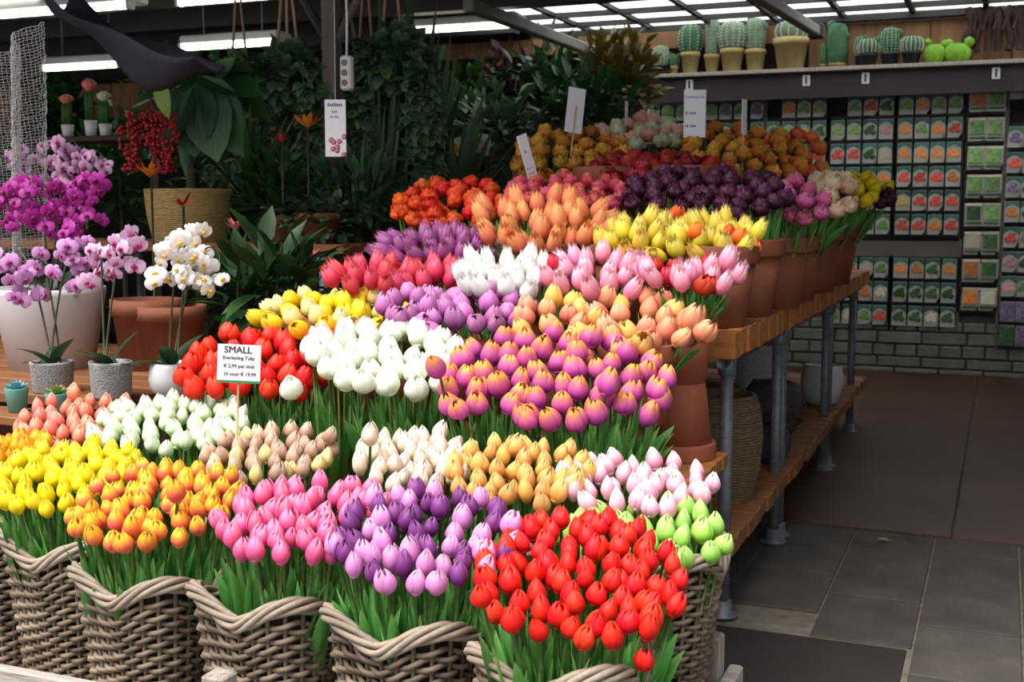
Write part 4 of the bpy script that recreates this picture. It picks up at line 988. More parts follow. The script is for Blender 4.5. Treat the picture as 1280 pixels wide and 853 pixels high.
for sx_ in (-1, 1):
    z0 = at(410, 52, 4.9).z
    MB().tube([(sx_ * .02, 0, z0), (sx_ * .42, 0, z0 + .62)], .022, 4).build('brace', M['postgrey'] if sx_ > 0 else M['darkmetal'], post)
# power strip on its cable
ps = atk(434, 113, 5.2)
t = thing('power_strip', 'white power strip hanging on its cable beside the grey post', 'power strip', ps)
MB().bevbox((-.026, -.02, 0), (.026, .02, .145), .008).build('strip_body', M['white'], t, False)
for j in range(3): MB().lathe([(.014, 0), (.014, .003), (.002, .003)], 12, (0, 0, 0)).build('outlet', M['greymetal'], t, loc=(0, -.0205, .03 + j * .042)).rotation_euler = (PI / 2, 0, 0)
MB().tube([(0, 0, .145), (.004, 0, .3), (-.004, 0, .55), (.0, 0, RZ - ps.z)], .005, 6).build('cable', M['white'], t)
# notice card on the post
cp = atk(420, 196, 4.9)
t = sign('white notice card with blue heading and flower print hung below the post braces', cp, 26 * 4.9 / 1509, 70 * 4.9 / 1509, [('~7', .018, -.03, .2, 'blueink', 0), ('~4', .012, -.014, .175, 'greenink', 0), ('~34', .009, -.02, .155, 'blueink', 0)], 0, YAW, stick_on=False)
for i in range(9):
    MB().lathe([(.002, 0), (.011, 0), (.002, .001)], 8).build('printed_flower', M['pinkink'], t, loc=(rnd(-.035, .035), -.003, rnd(.008, .08))).rotation_euler = (PI / 2, 0, 0)
MB().tube([(0, .003, .22), (0, .02, .5), (0, .02, RZ - cp.z)], .0015, 4).build('hanging_wire', M['white'], t)
# dark awning cloth slung under the lamps
M['cloth'] = pmat('dark_navy_cloth', (28, 27, 38), (42, 40, 54), 3, .8)
cl = MB()
A0, A1 = atk(72, -12, 5.3), atk(262, 72, 4.6)
def clf(u, v):
    c = A0.lerp(A1, u); c.z -= .06 * math.sin(PI * u); wd = .07 + .065 * math.sin(PI * min(1, u * .9 + .1))
    ph = v * PI
    return c + Vector((0, -.10 + .2 * v, 0)) + Vector((0, 0, -wd * math.sin(ph) * (1 - .25 * math.sin(7 * u)) - .02 * math.sin(9 * u + v * 5)))
cl.grid(clf, 26, 10)
n0 = len(cl.v); off_ = 11 * 27
o = cl.build('awning_cloth', M['cloth']); md = o.modifiers.new('thick', 'SOLIDIFY'); md.thickness = .006
tag(o, 'dark navy awning cloth slung below the ceiling lamps', 'cloth')
# white netting at the far left
M['net'] = pmat('net_white', (170, 168, 168), (198, 196, 196), 30, .7)
nt = MB(); nx, nz_ = 44, 80
P0, P1 = atk(-30, 60, 4.6), atk(44, 60, 4.6)
def netp(i, j):
    u, v = i / nx, j / nz_; c = P0.lerp(P1, u); zt_ = atk(0, 75 - 50 * u ** 2, 4.6).z; zb_ = atk(0, 330, 4.6).z
    return Vector((c.x, c.y + .05 * math.sin(u * 14 + v * 2), zt_ + (zb_ - zt_) * v)) + Vector((rnd(-.003, .003), rnd(-.004, .004), rnd(-.003, .003)))
G_ = [[netp(i, j) for j in range(nz_ + 1)] for i in range(nx + 1)]
for i in range(nx + 1): nt.tube(G_[i], .0013, 3, cap=False)
for j in range(nz_ + 1): nt.tube([G_[i][j] for i in range(nx + 1)], .0013, 3, cap=False)
o = nt.build('netting', M['net']); tag(o, 'white draped netting hanging beside the orchids', 'netting'); stuff(o)

# ------------------------------------------------------------------ plant bench and potted orchids
OB = .70
bx = thing('plant_bench', 'wooden bench carrying the potted orchids', 'bench', (-2.55, 2.95, 0))
M['benchwood'] = pmat('bench_wood', (108, 66, 36), (140, 90, 52), 4, .6, .2, 12, stretch=(1, 12, 6), objrand=.1)
y = 0
while y < 1.25:
    MB().bevbox((-2.2, y, OB - .035), (.02 if y > .1 else -.02, y + .118, OB), .004).build('slat', M['benchwood'], bx, False); y += .125
for xx in (-2.1, -1.0, -.05):
    for yy in (.05, 1.15): leg(bx, xx, yy, OB - .035, .02)
PETW = {}
def orchid_mat(key, base, edge, lip):
    PETW[key] = (ramp_mat('orchid_' + key, [(0, base), (.45, edge), (1, edge)], .5, .12, .3, .25, .01), pmat('orchid_lip_' + key, lip, None, 5, .5))
orchid_mat('pale', (196, 120, 178), (216, 170, 206), (140, 40, 96)); orchid_mat('magenta', (156, 20, 124), (178, 44, 150), (120, 12, 84))
orchid_mat('lilac', (190, 112, 180), (204, 146, 200), (150, 40, 104)); orchid_mat('spot', (226, 150, 204), (222, 186, 218), (160, 20, 90)); orchid_mat('white', (246, 240, 232), (246, 244, 246), (224, 184, 60))
FL = {}
for key, (pm_, lm_) in PETW.items():
    mb = MB()
    def opet(ang, L, Wd, lift):
        d = Vector((math.cos(ang), math.sin(ang), 0)); s_ = Vector((-d.y, d.x, 0))
        def fn(u, v):
            q = u * 2 - 1; wd = Wd * math.sin(PI * (.08 + .86 * v)) ** .6
            return d * (L * v) + s_ * (q * wd) + Vector((0, 0, lift + .006 * v - .010 * v * v - .004 * q * q))
        mb.grid(fn, 4, 5)
    for ang, L, Wd, lift in ((PI / 2, .030, .012, 0), (PI / 2 + 2.2, .030, .012, 0), (PI / 2 - 2.2, .030, .012, 0), (.12, .033, .021, .003), (PI - .12, .033, .021, .003)): opet(ang, L, Wd, lift)
    fm = mb.mesh('flower', pm_)
    lp = MB(); lp.sphere((0, -.004, .008), .007, 8, 5, (.9, 1.2, 1)); lp.sphere((0, -.013, .006), .005, 6, 4, (.8, 1.4, .7)); lp.sphere((.007, -.004, .007), .004, 6, 4); lp.sphere((-.007, -.004, .007), .004, 6, 4)
    FL[key] = (fm, lp.mesh('lip', lm_))
M['ostem'] = pmat('orchid_stem', (56, 62, 44), (74, 78, 54), 20, .6)
M['orleaf'] = ramp_mat('orchid_leaf', [(0, (34, 66, 34)), (.5, (30, 62, 30)), (1, (48, 86, 44))], .35, .2, .3, .1, .01)
def pot_round(t, kind, r, h):
    if kind == 'speck': return MB().lathe([(r * .3, 0), (r * .86, 0), (r * .92, h * .06), (r, h * .9), (r * 1.02, h * .93), (r * 1.02, h), (r * .9, h), (r * .86, h * .82), (0, h * .82)], 32).build('pot', M['greyspeck'], t)
    if kind == 'bowl': return MB().lathe([(r * .3, 0), (r * .62, .0), (r * .94, h * .3), (r, h * .55), (r * .93, h * .88), (r * .86, h), (r * .8, h), (r * .8, h * .85), (0, h * .8)], 32).build('pot', M['whitepot'], t)
    if kind == 'terra': return MB().lathe([(r * .3, 0), (r * .72, 0), (r * .92, h * .78), (r, h * .78), (r, h), (r * .88, h), (r * .86, h * .85), (0, h * .85)], 28).build('pot', M['terracotta2'], t)
    if kind == 'white': return MB().lathe([(r * .3, 0), (r * .74, 0), (r * .99, h * .93), (r, h), (r * .94, h), (r * .92, h * .9), (0, h * .88)], 36).build('pot', M['whitepot'], t)
    if kind == 'dark': return MB().lathe([(r * .3, 0), (r * .76, 0), (r, h), (r * .92, h), (r * .88, h * .88), (0, h * .85)], 24).build('pot', M['blackpot'], t)
    if kind == 'teal': return MB().lathe([(r * .3, 0), (r * .74, 0), (r, h * .96), (r, h), (r * .92, h), (r * .88, h * .88), (0, h * .85)], 24).build('pot', pmat('teal_pot', (92, 150, 140), (112, 166, 154), 5, .6), t)
def orchid(label, px, py, Y, potkind, pr, ph, key, clusters, nleaf=5, zbase=None, potlabel=None, fs=1.0, lmax=.17):
    b = at(px, py, Y); zb_ = OB if zbase is None else zbase
    b = Vector((b.x, b.y, zb_)); t = thing('potted_orchid', label, 'orchid', b)
    if potkind: pot_round(t, potkind, pr, ph)
    zt_ = ph * .84
    for i in range(nleaf):
        mb = MB(); a_ = 2 * PI * i / nleaf + rnd(-.4, .4); L = rnd(.6, 1) * lmax; el = rnd(.25, 1.1)
        mb.leaf((0, 0, zt_), (math.cos(a_) * math.cos(el), math.sin(a_) * math.cos(el), math.sin(el)), (0, 0, 1) if el < 1 else (-math.cos(a_), -math.sin(a_), .2), L, rnd(.045, .06), rnd(.1, .5), 6); mb.build('leaf', M['orleaf'], t)
    for (cx, cy, rx, ry, n, dk) in clusters:
        c = atk(cx, cy, b.dot(FH) + dk); rel = c - b; k_ = c.dot(FH) / 1509
        s0 = Vector((rnd(-.02, .02), rnd(-.02, .02), zt_)); top = rel + Vector((0, .02, ry * k_ * .9))
        pts = [s0.lerp(Vector((s0.x * .5 + top.x * .5, s0.y * .5 + top.y * .5, top.z * 1.02)), 1) * (2 * q * (1 - q)) + s0 * (1 - q) ** 2 + top * q * q for q in [j / 8 for j in range(9)]]
        st = MB().tube(pts, .0035, 6).build('flower_stem', M['ostem'], t)
        arch = [top + (rel + Vector((0, -.01, -ry * k_ * .9)) - top) * (j / 6) + Vector((rx * k_ * .5 * math.sin(j * .9), 0, 0)) for j in range(7)]
        MB().tube(arch, .0022, 5).build('spray', M['ostem'], st)
        for i in range(n):
            for _ in range(20):
                u, v = rnd(-1, 1), rnd(-1, 1)
                if u * u + v * v < 1: break
            f = ob('flower', FL[key][0], t, rel + RT * (u * rx * k_) + Vector((0, rnd(-.05, .04) - .03 * (1 - u * u), v * ry * k_)))
            s2 = fs * rnd(.68, 1.06); f.scale = (s2, s2, s2)
            f.rotation_euler = (PI / 2 + rnd(-.65, .5), rnd(-.6, .6), YAW * 1.2 + rnd(-.9, .9) + u * .5)
            ob('lip', FL[key][1], f)
    return t
orchid('lilac orchid in a speckled grey pot in front of the big white planter', 66, 480, 3.02, 'speck', .068, .10, 'lilac', [(42, 345, 22, 32, 13, .02), (98, 330, 26, 32, 15, .02), (15, 325, 14, 14, 6, .1)], 4)
orchid('pink spotted white orchid in a speckled grey pot beside the terracotta pot', 140, 500, 3.0, 'speck', .066, .115, 'spot', [(163, 318, 27, 34, 19, .0), (122, 330, 12, 30, 8, .05)], 6)
orchid('white orchid in a round white pot behind the large red tulips', 216, 480, 3.08, 'bowl', .075, .11, 'white', [(226, 325, 34, 32, 24, 0), (262, 335, 26, 30, 16, .05), (245, 298, 14, 14, 6, 0)], 5)
big = at(66, 470, 3.45)
bp_ = orchid('magenta orchids in a large white tapered planter', 66, 470, 3.5, 'white', .205, .30, 'magenta', [(42, 262, 42, 36, 36, -.1), (90, 250, 26, 26, 16, -.05), (116, 250, 18, 32, 18, -.12), (100, 290, 16, 16, 8, -.1)], 8, lmax=.24)
orchid('tall pale lilac orchid behind the magenta orchids', 70, 440, 3.95, 'dark', .08, .14, 'pale', [(68, 205, 48, 26, 34, 0), (118, 208, 24, 22, 14, -.05), (30, 215, 20, 22, 10, 0), (88, 190, 14, 16, 8, 0)], 6)
# succulents in front
def succulent(label, px, py, Y, z, r, h, potkind, col):
    b = at(px, py, Y); t = thing('potted_succulent', label, 'succulent', (b.x, b.y, z)); pot_round(t, potkind, r, h)
    mat = ramp_mat('succulent_' + label.split()[0], col, .5, .1, .2, .1)
    for ring, n, el, L in ((0, 11, .25, .055), (1, 9, .7, .045), (2, 6, 1.15, .034)):
        for i in range(n):
            a_ = 2 * PI * i / n + ring * .3; mb = MB()
            mb.leaf((0, 0, h * .9), (math.cos(a_) * math.cos(el), math.sin(a_) * math.cos(el), math.sin(el)), (0, 0, 1), L * r / .045, .02 * r / .045, -.25, 4, .5); mb.build('leaf', mat, t)
succulent('blue rosette succulent in a pale teal pot', 22, 515, 2.86, .66, .036, .075, 'teal', [(0, (70, 120, 130)), (.6, (96, 160, 176)), (1, (120, 176, 190))])
succulent('green rosette succulent with red tips in a small pot', 72, 505, 2.90, .66, .038, .06, 'teal', [(0, (80, 130, 60)), (.7, (110, 160, 76)), (1, (190, 70, 90))])
sb_ = thing('plant_ledge', 'narrow wooden ledge under the small succulents', 'ledge', (-2.62, 2.78, 0))
MB().bevbox((-1.3, 0, .63), (0, .15, .659), .004).build('ledge_board', M['benchwood'], sb_, False)
for xx in (-1.2, -.1): MB().bevbox((xx, .05, 0), (xx + .05, .1, .63), .004).build('ledge_post', M['benchwood'], sb_, False)

# ------------------------------------------------------------------ foliage plants
def foliage(n, rad, L, W, seed, flat=.0, hang=0.0, shell=.45, updir=.5):
    random.seed(seed); mb = MB()
    for _ in range(n):
        d = Vector((random.gauss(0, 1), random.gauss(0, 1), random.gauss(0, 1))).normalized(); r = rnd(shell, 1)
        p_ = Vector((d.x * rad[0] * r, d.y * rad[1] * r, d.z * rad[2] * r))
        dd = (d + Vector((rnd(-.6, .6), rnd(-.6, .6), updir - hang * 2 + rnd(-.5, .5)))).normalized()
        mb.leaf(p_, dd, Vector((rnd(-.5, .5), rnd(-.5, .5), 1)), L * rnd(.7, 1.2), W * rnd(.8, 1.2), rnd(0, .4), 3)
    return mb
def shrub(name, label, c, rad, n, L, W, mat, seed, group=None, zfloor=None, potkind=None, pr=.1, ph=.15, hang=0.0, updir=.5, cat='plant'):
    base = zfloor if zfloor is not None else c.z - rad[2]
    t = thing(name, label, cat, (c.x, c.y, base), group)
    if potkind: pot_round(t, potkind, pr, ph)
    stuff(foliage(n, rad, L, W, seed, hang=hang, updir=updir).build('foliage', M[mat], t, loc=(0, 0, c.z - base)))
    mb = MB()
    for i in range(4):
        e = Vector((rnd(-.6, .6) * rad[0], rnd(-.6, .6) * rad[1], c.z - base + rnd(-.2, .6) * rad[2])); mb.tube([(0, 0, ph * .8 if potkind else 0), e * .5 + Vector((0, 0, .02)), e], [.008, .006, .003], 5)
    stuff(mb.build('stems', M['ostem'], t))
    return t
# back ledge for the hanging-garden plants
LZ = at(300, 303, 4.5).z
lg = thing('back_ledge', 'wooden ledge carrying potted plants behind the orchids', 'ledge', (-2.75, 4.35, 0))
for i in range(4): MB().bevbox((-2.6, i * .13, LZ - .04), (.22, i * .13 + .122, LZ), .004).build('slat', M['benchwood'], lg, False)
for xx in (-2.5, -1.2, .1):
    for yy in (.04, .46): leg(lg, xx, yy, LZ - .04, .02)
# straw planter with red-berried big-leaf plant
c = at(238, 300, 4.55); prof_h = .235
pl_ = coil_pot('straw_planter', 'round light straw planter on the back ledge', (c.x, c.y, LZ + .001), [(0, .16), (.5, .185), (1, .195)], 26, .0055, M['straw'], cat='planter')
md_ = thing('berry_plant', 'large dark leaved plant with hanging red berry clusters growing in the straw planter', 'plant', (c.x, c.y, LZ + .15))
random.seed(77)
kk = c.dot(FH)
MB().tube([(0, 0, 0), (.02, 0, .3), (-.02, 0, .62)], [.02, .016, .01], 7).build('trunk', M['ostem'], md_)
for (bx_, by_, tx, ty, wd, dk) in ((235, 100, 160, 130, 46, .1), (245, 95, 330, 120, 50, -.05), (240, 105, 200, 190, 44, -.15), (250, 100, 270, 200, 56, -.12), (255, 95, 300, 195, 52, -.1), (235, 95, 190, 85, 44, 0), (250, 90, 320, 85, 46, .05),
                               (240, 100, 240, 195, 58, -.1), (250, 100, 150, 100, 34, -.1), (260, 95, 345, 150, 44, .1), (235, 100, 170, 185, 40, .1), (270, 100, 290, 70, 30, 0), (245, 110, 225, 225, 44, 0)):
    a0, a1 = atk(bx_, by_, kk) - md_.location, atk(tx, ty, kk + dk) - md_.location
    mb = MB(); d = a1 - a0; mb.leaf(a0, d, Vector((rnd(-.3, .3), -.6, .8)), d.length, wd * kk / 1509 * 1.15, rnd(.0, .18), 6); mb.build('leaf', M['dleaf'] if rnd(0, 1) < .8 else M['dleaf2'], md_)
mb = MB(); a0, a1 = atk(200, 98, kk - .2) - md_.location, atk(208, 148, kk - .22) - md_.location; mb.leaf(a0, a1 - a0, (0, -1, .1), (a1 - a0).length, .085, .1, 6); mb.build('leaf', M['pleaf'], md_)['label'] = 'pale green leaf underside'
M['berry'] = pmat('red_berries', (128, 12, 24), (170, 30, 40), 20, .45)
for (cx, cy, w_, h_) in ((164, 178, 12, 34), (205, 178, 17, 36), (190, 160, 8, 22)):
    mb = MB(); cc = atk(cx, cy, kk - .18) - md_.location; kq = kk / 1509
    for _ in range(int(w_ * h_ * .28)):
        v = rnd(-1, 1); u = rnd(-1, 1) * (1 - .5 * max(0, -v)); mb.sphere(cc + RT * (u * w_ * kq) + Vector((0, rnd(-.03, .03), v * h_ * kq)), rnd(.007, .011), 6, 4)
    mb.tube([cc + Vector((0, 0, h_ * kq * 1.6)), cc + Vector((0, 0, -h_ * kq * .8))], .004, 5); stuff(mb.build('berry_cluster', M['berry'], md_))
# bromeliads / anthuriums with coloured spikes
M['brom'] = pmat('pink_bract', (206, 90, 100), (226, 130, 130), 9, .5)
M['bromo'] = pmat('orange_bract', (214, 110, 30), (236, 146, 50), 9, .5)
M['bromr'] = pmat('red_bract', (164, 30, 28), (190, 60, 50), 9, .5)
def bromeliad(label, px, py, Y, zb_, mat, hgt, pr=.06, ph=.09, potkind='terra', leafmat='dleaf', nl=9, LL=.22, star=7, sl=.06):
    b = at(px, py, Y); t = thing('potted_bromeliad', label, 'plant', (b.x, b.y, zb_)); pot_round(t, potkind, pr, ph)
    top = b.z - zb_
    for i in range(nl):
        a_ = 2 * PI * i / nl + rnd(-.3, .3); el = rnd(.5, 1.1); mb = MB()
        mb.leaf((0, 0, ph * .85), (math.cos(a_) * math.cos(el), math.sin(a_) * math.cos(el), math.sin(el)), (0, 0, 1), LL * rnd(.8, 1.15), .045, rnd(.3, .6), 6); mb.build('leaf', M[leafmat], t)
    MB().tube([(0, 0, ph * .8), (.005, 0, top)], .005, 6).build('flower_stem', M['ostem'], t)
    for i in range(star):
        a_ = 2 * PI * i / star; el = rnd(.3, .9); mb = MB(); mb.leaf((0, 0, top), (math.cos(a_) * math.cos(el), math.sin(a_) * math.cos(el), math.sin(el)), (0, 0, 1), sl * rnd(.8, 1.1), sl * .32, -.2, 4); mb.build('bract', M[mat], t)
bromeliad('pink star bromeliad on the bench behind the white orchid', 295, 288, 3.9, OB, 'brom', .3, .07, .12)
bromeliad('pink star bromeliad beside the terracotta pot of ivy', 388, 322, 4.0, OB + .0, 'brom', .3, .07, .12)
bromeliad('orange flowered bromeliad in front of the straw planter', 188, 222, 4.1, OB, 'bromo', .4, .07, .12, sl=.08, star=9)
bromeliad('slim red bromeliad in front of the straw planter', 228, 258, 4.05, OB, 'bromr', .4, .06, .1, sl=.07, star=5)
bromeliad('orange torch flowered plant under the hanging ivy', 384, 160, 4.6, LZ, 'bromo', .3, .07, .12, sl=.09, star=10, LL=.3)
bromeliad('red flamingo flower plant on the back ledge', 352, 178, 4.55, LZ, 'bromr', .3, .07, .12, sl=.06, star=5, LL=.28)
# ivy and leafy pots between orchids and tulips
def P3(px, py, Y): return at(px, py, Y)
random.seed(5)
shrub('potted_ivy', 'ivy in a terracotta pot on the back ledge', P3(400, 282, 4.5), (.20, .14, .14), 260, .05, .04, 'dleaf2', 1, zfloor=LZ - .0, potkind='terra', pr=.10, ph=.13, updir=-.1)
shrub('leafy_plant', 'dark leafy plant on the back ledge beside the straw planter', P3(348, 250, 4.7), (.18, .14, .17), 150, .12, .045, 'dleaf', 2, zfloor=LZ, potkind='dark', pr=.09, ph=.13)
shrub('leafy_plant', 'dark leafy plant between the ledge and the fringed crimson tulips', P3(440, 255, 4.75), (.22, .14, .24), 170, .13, .04, 'dleaf2', 3, zfloor=LZ, potkind='terra', pr=.09, ph=.12)
shrub('leafy_plant', 'broad leaved dark plant on the bench beside the pink bromeliads', P3(340, 360, 3.75), (.24, .2, .16), 110, .16, .06, 'dleaf', 4, zfloor=OB, potkind='dark', pr=.09, ph=.13)
shrub('leafy_plant', 'dark plant behind the large yellow tulips', P3(310, 372, 3.9), (.2, .16, .12), 90, .12, .05, 'dleaf', 41, zfloor=OB, potkind='dark', pr=.09, ph=.13)
for px, py, lab in ((184, 420, 'plain terracotta pot behind the pink spotted orchid'), (214, 405, 'plain terracotta pot behind the white orchid')):
    p_ = at(px, py, 3.6); t = thing('terracotta_planter', lab, 'flower pot', (p_.x, p_.y, OB), 'planters between the orchids'); pot_round(t, 'terra', .13, .26 if px < 200 else .24)
    MB().lathe([(0, .0), (.105, .001)], 20).build('soil', M['soil'], t, loc=(0, 0, .228 if px < 200 else .21))
p_ = at(345, 220, 5.0); t = thing('white_window_pot', 'pale grey pot half hidden among the ledge plants', 'pot', (p_.x, p_.y, LZ)); pot_round(t, 'white', .10, .16)
# trailing hanging ivy with ropes
def hanging_ivy(label, px, py, Y, potcol, rad, n, seed, ropes, trail=0):
    c_ = at(px, py, Y); t = thing('hanging_ivy', label, 'hanging plant', (c_.x, c_.y, c_.z - .08))
    MB().lathe([(.03, 0), (.075, .01), (.10, .13), (.105, .14), (.09, .14), (0, .12)], 20).build('pot', M[potcol], t)
    stuff(foliage(n, rad, .075, .06, seed, hang=.25).build('foliage', M['dleaf2'], t, loc=(0, 0, .08)))
    if trail:
        mb = MB(); random.seed(seed + 1)
        for i in range(trail):
            a_ = rnd(0, 6.28); p_ = Vector((.1 * math.cos(a_) , .08 * math.sin(a_), .12)); L = rnd(.35, 1.0); pts = []
            for j in range(14):
                q = j / 13; pt = Vector((p_.x * (1 + 1.1 * min(1, q * 4)), p_.y * (1 + 1.1 * min(1, q * 4)), .12 + .05 * math.sin(min(1, q * 5) * PI) - L * q)); pts.append(pt)
                for _ in range(3): mb.leaf(pt, (rnd(-1, 1), rnd(-1, .4), rnd(-.8, .3)), (rnd(-.4, .4), -.5, 1), rnd(.05, .085), rnd(.04, .06), .2, 3)
            mb.tube(pts, .003, 4)
        stuff(mb.build('trailing_vines', M['dleaf2'] if seed % 2 else M['dleaf'], t))
    for dx in ropes: MB().tube([(dx * .9, 0, .13), (dx * .3, 0, .5), (dx * .25, 0, RZ - c_.z + .08)], .007, 6).build('rope', M['rope'], t)
M['tealpot'] = pmat('dark_teal_pot', (26, 60, 60), (38, 76, 74), 5, .6)
hanging_ivy('small ivy hanging on ropes left of the grey post', 360, 92, 4.9, 'blackpot', (.19, .16, .13), 260, 21, (-.07, .07, 0), 8)
hanging_ivy('large trailing ivy in a dark teal pot right of the grey post', 490, 72, 5.1, 'tealpot', (.17, .15, .13), 240, 23, (-.06, .06), 34)
hanging_ivy('trailing ivy hanging nearer the power strip', 458, 96, 5.4, 'blackpot', (.14, .12, .12), 160, 25, (-.05, .05), 30)
hanging_ivy('hanging ivy above the berry plant', 300, 105, 5.6, 'blackpot', (.2, .16, .14), 200, 27, (-.06, .06), 8)
# upright strap-leaved plants
def strap(label, px, py, Y, zb_, n, L, W, mat, spread_, potkind='dark', pr=.09, ph=.15, seed=1):
    random.seed(seed); b = at(px, py, Y); t = thing('strap_leaf_plant', label, 'plant', (b.x, b.y, zb_)); pot_round(t, potkind, pr, ph)
    for i in range(n):
        a_ = rnd(0, 6.28); el = PI / 2 - abs(random.gauss(0, spread_)); mb = MB()
        mb.leaf((0, 0, ph * .8), (math.cos(a_) * math.cos(el), math.sin(a_) * math.cos(el), math.sin(el)), (0, -.2, 1) if el < 1.3 else (0, -1, .1), L * rnd(.65, 1.1), W, rnd(0, .15), 6); mb.build('leaf', M[mat], t)
strap('spiky grey green agave like plant behind the orange red tulips', 570, 205, 5.6, .69, 22, .62, .05, 'dleaf2', .6, pr=.13, ph=.62, seed=3)
strap('tall dark strap leaved plant behind the hanging ivy', 512, 220, 5.4, .7, 16, 1.5, .055, 'dleaf', .16, pr=.13, ph=.22, seed=4)
strap('tall grey green strap leaved plant beside the trailing ivy', 540, 220, 6.0, .7, 14, 1.3, .06, 'dleaf2', .2, pr=.13, ph=.22, seed=6)
strap('upright green blades behind the fringed crimson tulips', 452, 320, 4.75, .75, 18, .7, .03, 'dleaf', .2, seed=8)
strap('tall green stalks between ivy and orange red tulips', 478, 330, 5.0, .75, 12, 1.1, .03, 'dleaf2', .12, seed=9)
strap('long drooping green blades beside the straw planter', 320, 300, 4.75, LZ, 14, .55, .04, 'dleaf', .5, seed=10)
bt = thing('back_table', 'dark low table carrying the tall strap leaved plants', 'table', (-3.0, 5.3, 0))
M['darkwood'] = pmat('dark_wood', (48, 36, 28), (62, 48, 38), 4, .7)
MB().bevbox((-.9, -.25, .64), (.6, 1.1, .69), .006).build('table_top', M['darkwood'], bt, False)
for xx, yy in ((-.85, -.2), (.53, -.2), (-.85, 1.03), (.53, 1.03)): MB().bevbox((xx, yy, 0), (xx + .05, yy + .05, .64), .004).build('leg', M['darkwood'], bt, False)
# grafted cacti on the far left, standing behind the orchids
def grafted(label, px, ytop, ybot, Y, col, ball):
    b, tp = at(px, ybot, Y), at(px, ytop, Y); t = thing('grafted_cactus', label, 'cactus', b, None); h = tp.z - b.z; k_ = b.dot(FH) / 1509
    MB().lathe([(.02, 0), (.026, 0), (.034, h * .28), (.03, h * .28), (0, h * .25)], 16).build('pot', M['white'], t)
    MB().lathe([(.024, h * .25), (.026, h * .75), (.01, h * .8)], 24, mod=lambda th, z: 1 + .18 * math.cos(3 * th)).build('rootstock', M['mleaf'], t)
    MB().lathe([(.012, h * .78), (.032, h * .86), (.034, h * .93), (.01, h)], 30, mod=lambda th, z: 1 + .14 * math.cos(10 * th)).build('grafted_ball', M[ball], t)
M['coralball'] = pmat('coral_cactus', (206, 96, 90), (226, 130, 120), 20, .6); M['creamball'] = pmat('cream_cactus', (186, 196, 140), (206, 212, 170), 20, .6)
gs = thing('glass_shelf', 'narrow shelf carrying the grafted cacti behind the pale lilac orchid', 'shelf', at(80, 172, 5.2) + Vector((-.25, -.1, -.03)))
MB().bevbox((0, 0, 0), (.9, .25, .028), .004).build('shelf_board', M['darkwood'], gs, False)
for xx in (.03, .83): MB().bevbox((xx, .1, -gs.location.z), (xx + .04, .14, 0), .004).build('shelf_post', M['darkwood'], gs, False)
for px, yt, lab, ball in ((85, 118, 'grafted cactus with coral ball behind the pale lilac orchid', 'coralball'), (114, 98, 'tallest grafted cactus with coral ball in a white pot', 'coralball'), (132, 114, 'grafted cactus with cream ball beside the berry plant', 'creamball')):
    grafted(lab, px, yt, 171, 5.2, None, ball)
# gnome-like white cone ornament and cup ornaments beyond the tulips
cz = at(556, 222, 6.4); t = thing('cone_ornament', 'white cone ornament with yellow flowers on a blue stake', 'ornament', cz)
k_ = cz.dot(FH) / 1509
M['blue'] = pmat('blue_plastic', (36, 84, 160), (50, 100, 176), 5, .5); M['yelflower'] = pmat('yellow_petals', (220, 170, 40), (236, 190, 60), 30, .6)
MB().tube([(0, 0, 0), (0, 0, 32 * k_)], .022, 8).build('stake', M['blue'], t)
MB().lathe([(10 * k_, 32 * k_), (9 * k_, 48 * k_), (5 * k_, 50 * k_), (2.5 * k_, 66 * k_), (.002, 84 * k_)], 16).build('cone', M['white'], t)
mb = MB(); [mb.sphere((rnd(-8, 8) * k_, -8 * k_, (36 + rnd(-3, 5)) * k_), 3 * k_, 6, 4) for _ in range(7)]; mb.build('flowers', M['yelflower'], t)
bb = at(590, 196, 6.6); t = thing('ornament_stand', 'dark stand carrying white cup ornaments', 'stand', (bb.x, bb.y, 0))
MB().bevbox((-.3, -.1, bb.z - .04), (.3, .15, bb.z - .001), .006).build('stand_top', M['darkwood'], t, False); MB().bevbox((-.05, -.02, 0), (.05, .08, bb.z - .04), .006).build('stand_post', M['darkwood'], t, False)
for i, (px, r_) in enumerate(((575, 11), (589, 12), (606, 13))):
    c_ = at(px, 195, 6.55 + .04 * i); r_ *= c_.dot(FH) / 1509; t = thing('cup_ornament', ('white cup ornament beside the cone ornament', 'white cup ornament with yellow flowers between two others', 'largest white cup ornament on the dark stand')[i], 'ornament', c_, 'white cup ornaments')
    e = MB().lathe([(r_ * .3, 0), (r_ * .7, r_ * .3), (r_, r_ * 1.0), (r_ * .92, r_ * 1.0), (r_ * .6, r_ * .35), (0, r_ * .25)], 20).build('cup', M['white'], t, loc=(0, 0, r_ * .7)); e.rotation_euler = (1.1, 0, rnd(-.4, .4))
    MB().lathe([(r_ * .4, 0), (r_ * .35, r_ * .8), (.001, r_ * .9)], 12).build('foot', M['white'], t)
    mb = MB(); [mb.sphere((rnd(-.5, .5) * r_, -r_ * .95, r_ * (.9 + rnd(-.4, .4))), r_ * .2, 6, 4) for _ in range(6)]; mb.build('flowers', M['yelflower'], t)
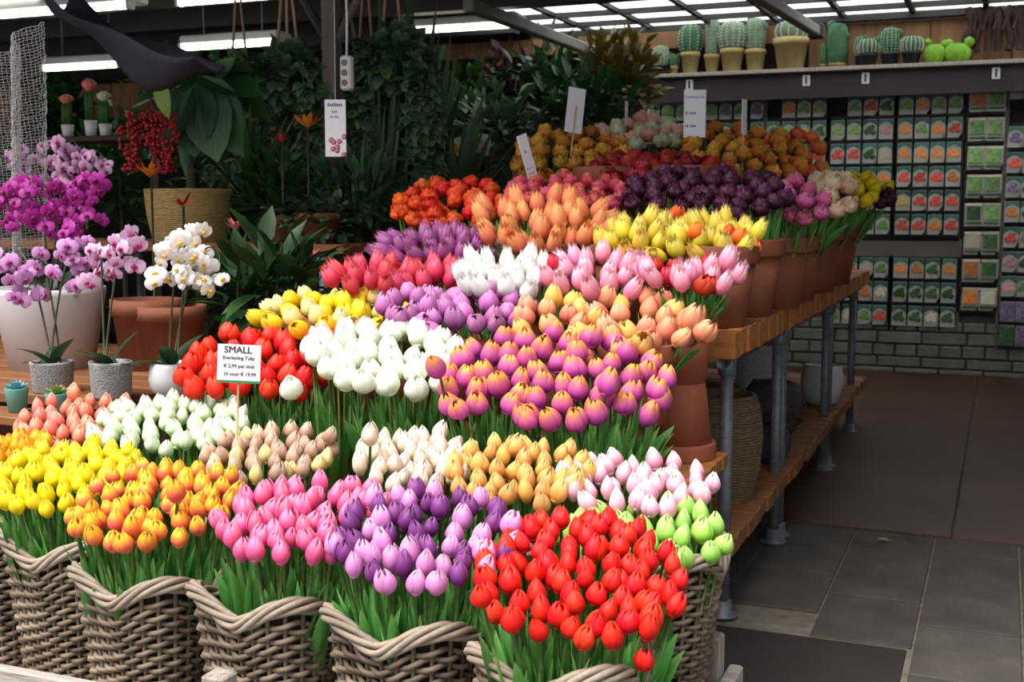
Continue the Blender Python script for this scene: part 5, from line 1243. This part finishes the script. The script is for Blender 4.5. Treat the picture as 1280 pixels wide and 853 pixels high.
# shrubs in the dark background
random.seed(9)
M['plumleaf'] = ramp_mat('plum_leaf', [(0, (50, 22, 32)), (1, (78, 40, 48))], .5, .25, .5, .1, .03)
M['rustleaf'] = ramp_mat('rust_leaf', [(0, (74, 58, 26)), (1, (110, 86, 40))], .5, .3, .5, .1, .03)
for i, (px, py, Y, rx, rz, n, mat, lab) in enumerate((
    (560, 140, 8.6, .55, .42, 420, 'dleaf', 'dark leafy shrub under the wooden header'), (640, 130, 8.9, .45, .45, 360, 'plumleaf', 'plum coloured shrub under the wooden header'),
    (690, 105, 8.8, .4, .4, 320, 'dleaf', 'dark green shrub behind the blank price card'), (770, 105, 8.4, .32, .38, 420, 'rustleaf', 'rust brown shrub beside the cactus shelf'),
    (730, 150, 8.0, .45, .35, 340, 'dleaf', 'dark green shrub behind the peach double tulips'), (620, 165, 7.8, .5, .35, 320, 'dleaf2', 'grey green shrub behind the cup ornaments'),
    (240, 150, 7.2, .62, .55, 420, 'dleaf', 'dark shrub behind the berry plant'), (390, 160, 7.7, .62, .55, 420, 'dleaf', 'dark shrub behind the grey post'),
    (72, 145, 8.3, .32, .42, 700, 'mleaf', 'green ivy screen behind the netting'), (10, 260, 6.0, .5, .45, 260, 'dleaf', 'dark shrub behind the magenta orchids'),
    (150, 225, 6.3, .55, .42, 300, 'dleaf', 'dark shrub between orchids and straw planter'), (330, 262, 6.9, .7, .4, 320, 'dleaf', 'dark shrub behind the back ledge'), (480, 220, 7.1, .65, .5, 340, 'dleaf', 'dark shrub behind the orange red double tulips'))):
    c_ = at(px, py, Y); t = thing('shrub', lab, 'shrub', (c_.x, c_.y, 0)); mb = foliage(n, (rx, rx * .7, rz), .13, .06, 500 + i, shell=.2)
    stuff(mb.build('foliage', M[mat], t, loc=(0, 0, c_.z))); MB().tube([(0, 0, .0), (.02, 0, c_.z * .5), (0, 0, c_.z + rz * .3)], [.03, .024, .012], 7).build('trunk', M['ostem'], t)
# dark red box in the background under the header, thin tendrils by the roof arm
mb = MB(); p_ = [atk(x_, y_, 9.0) for x_, y_ in ((745, 62), (752, 78), (764, 84), (762, 96))]; tag(mb.tube(p_, .012, 6).build('dried_tendril', M['rope']), 'curled dried tendril hanging at the end of the roof arm', 'dried plant')
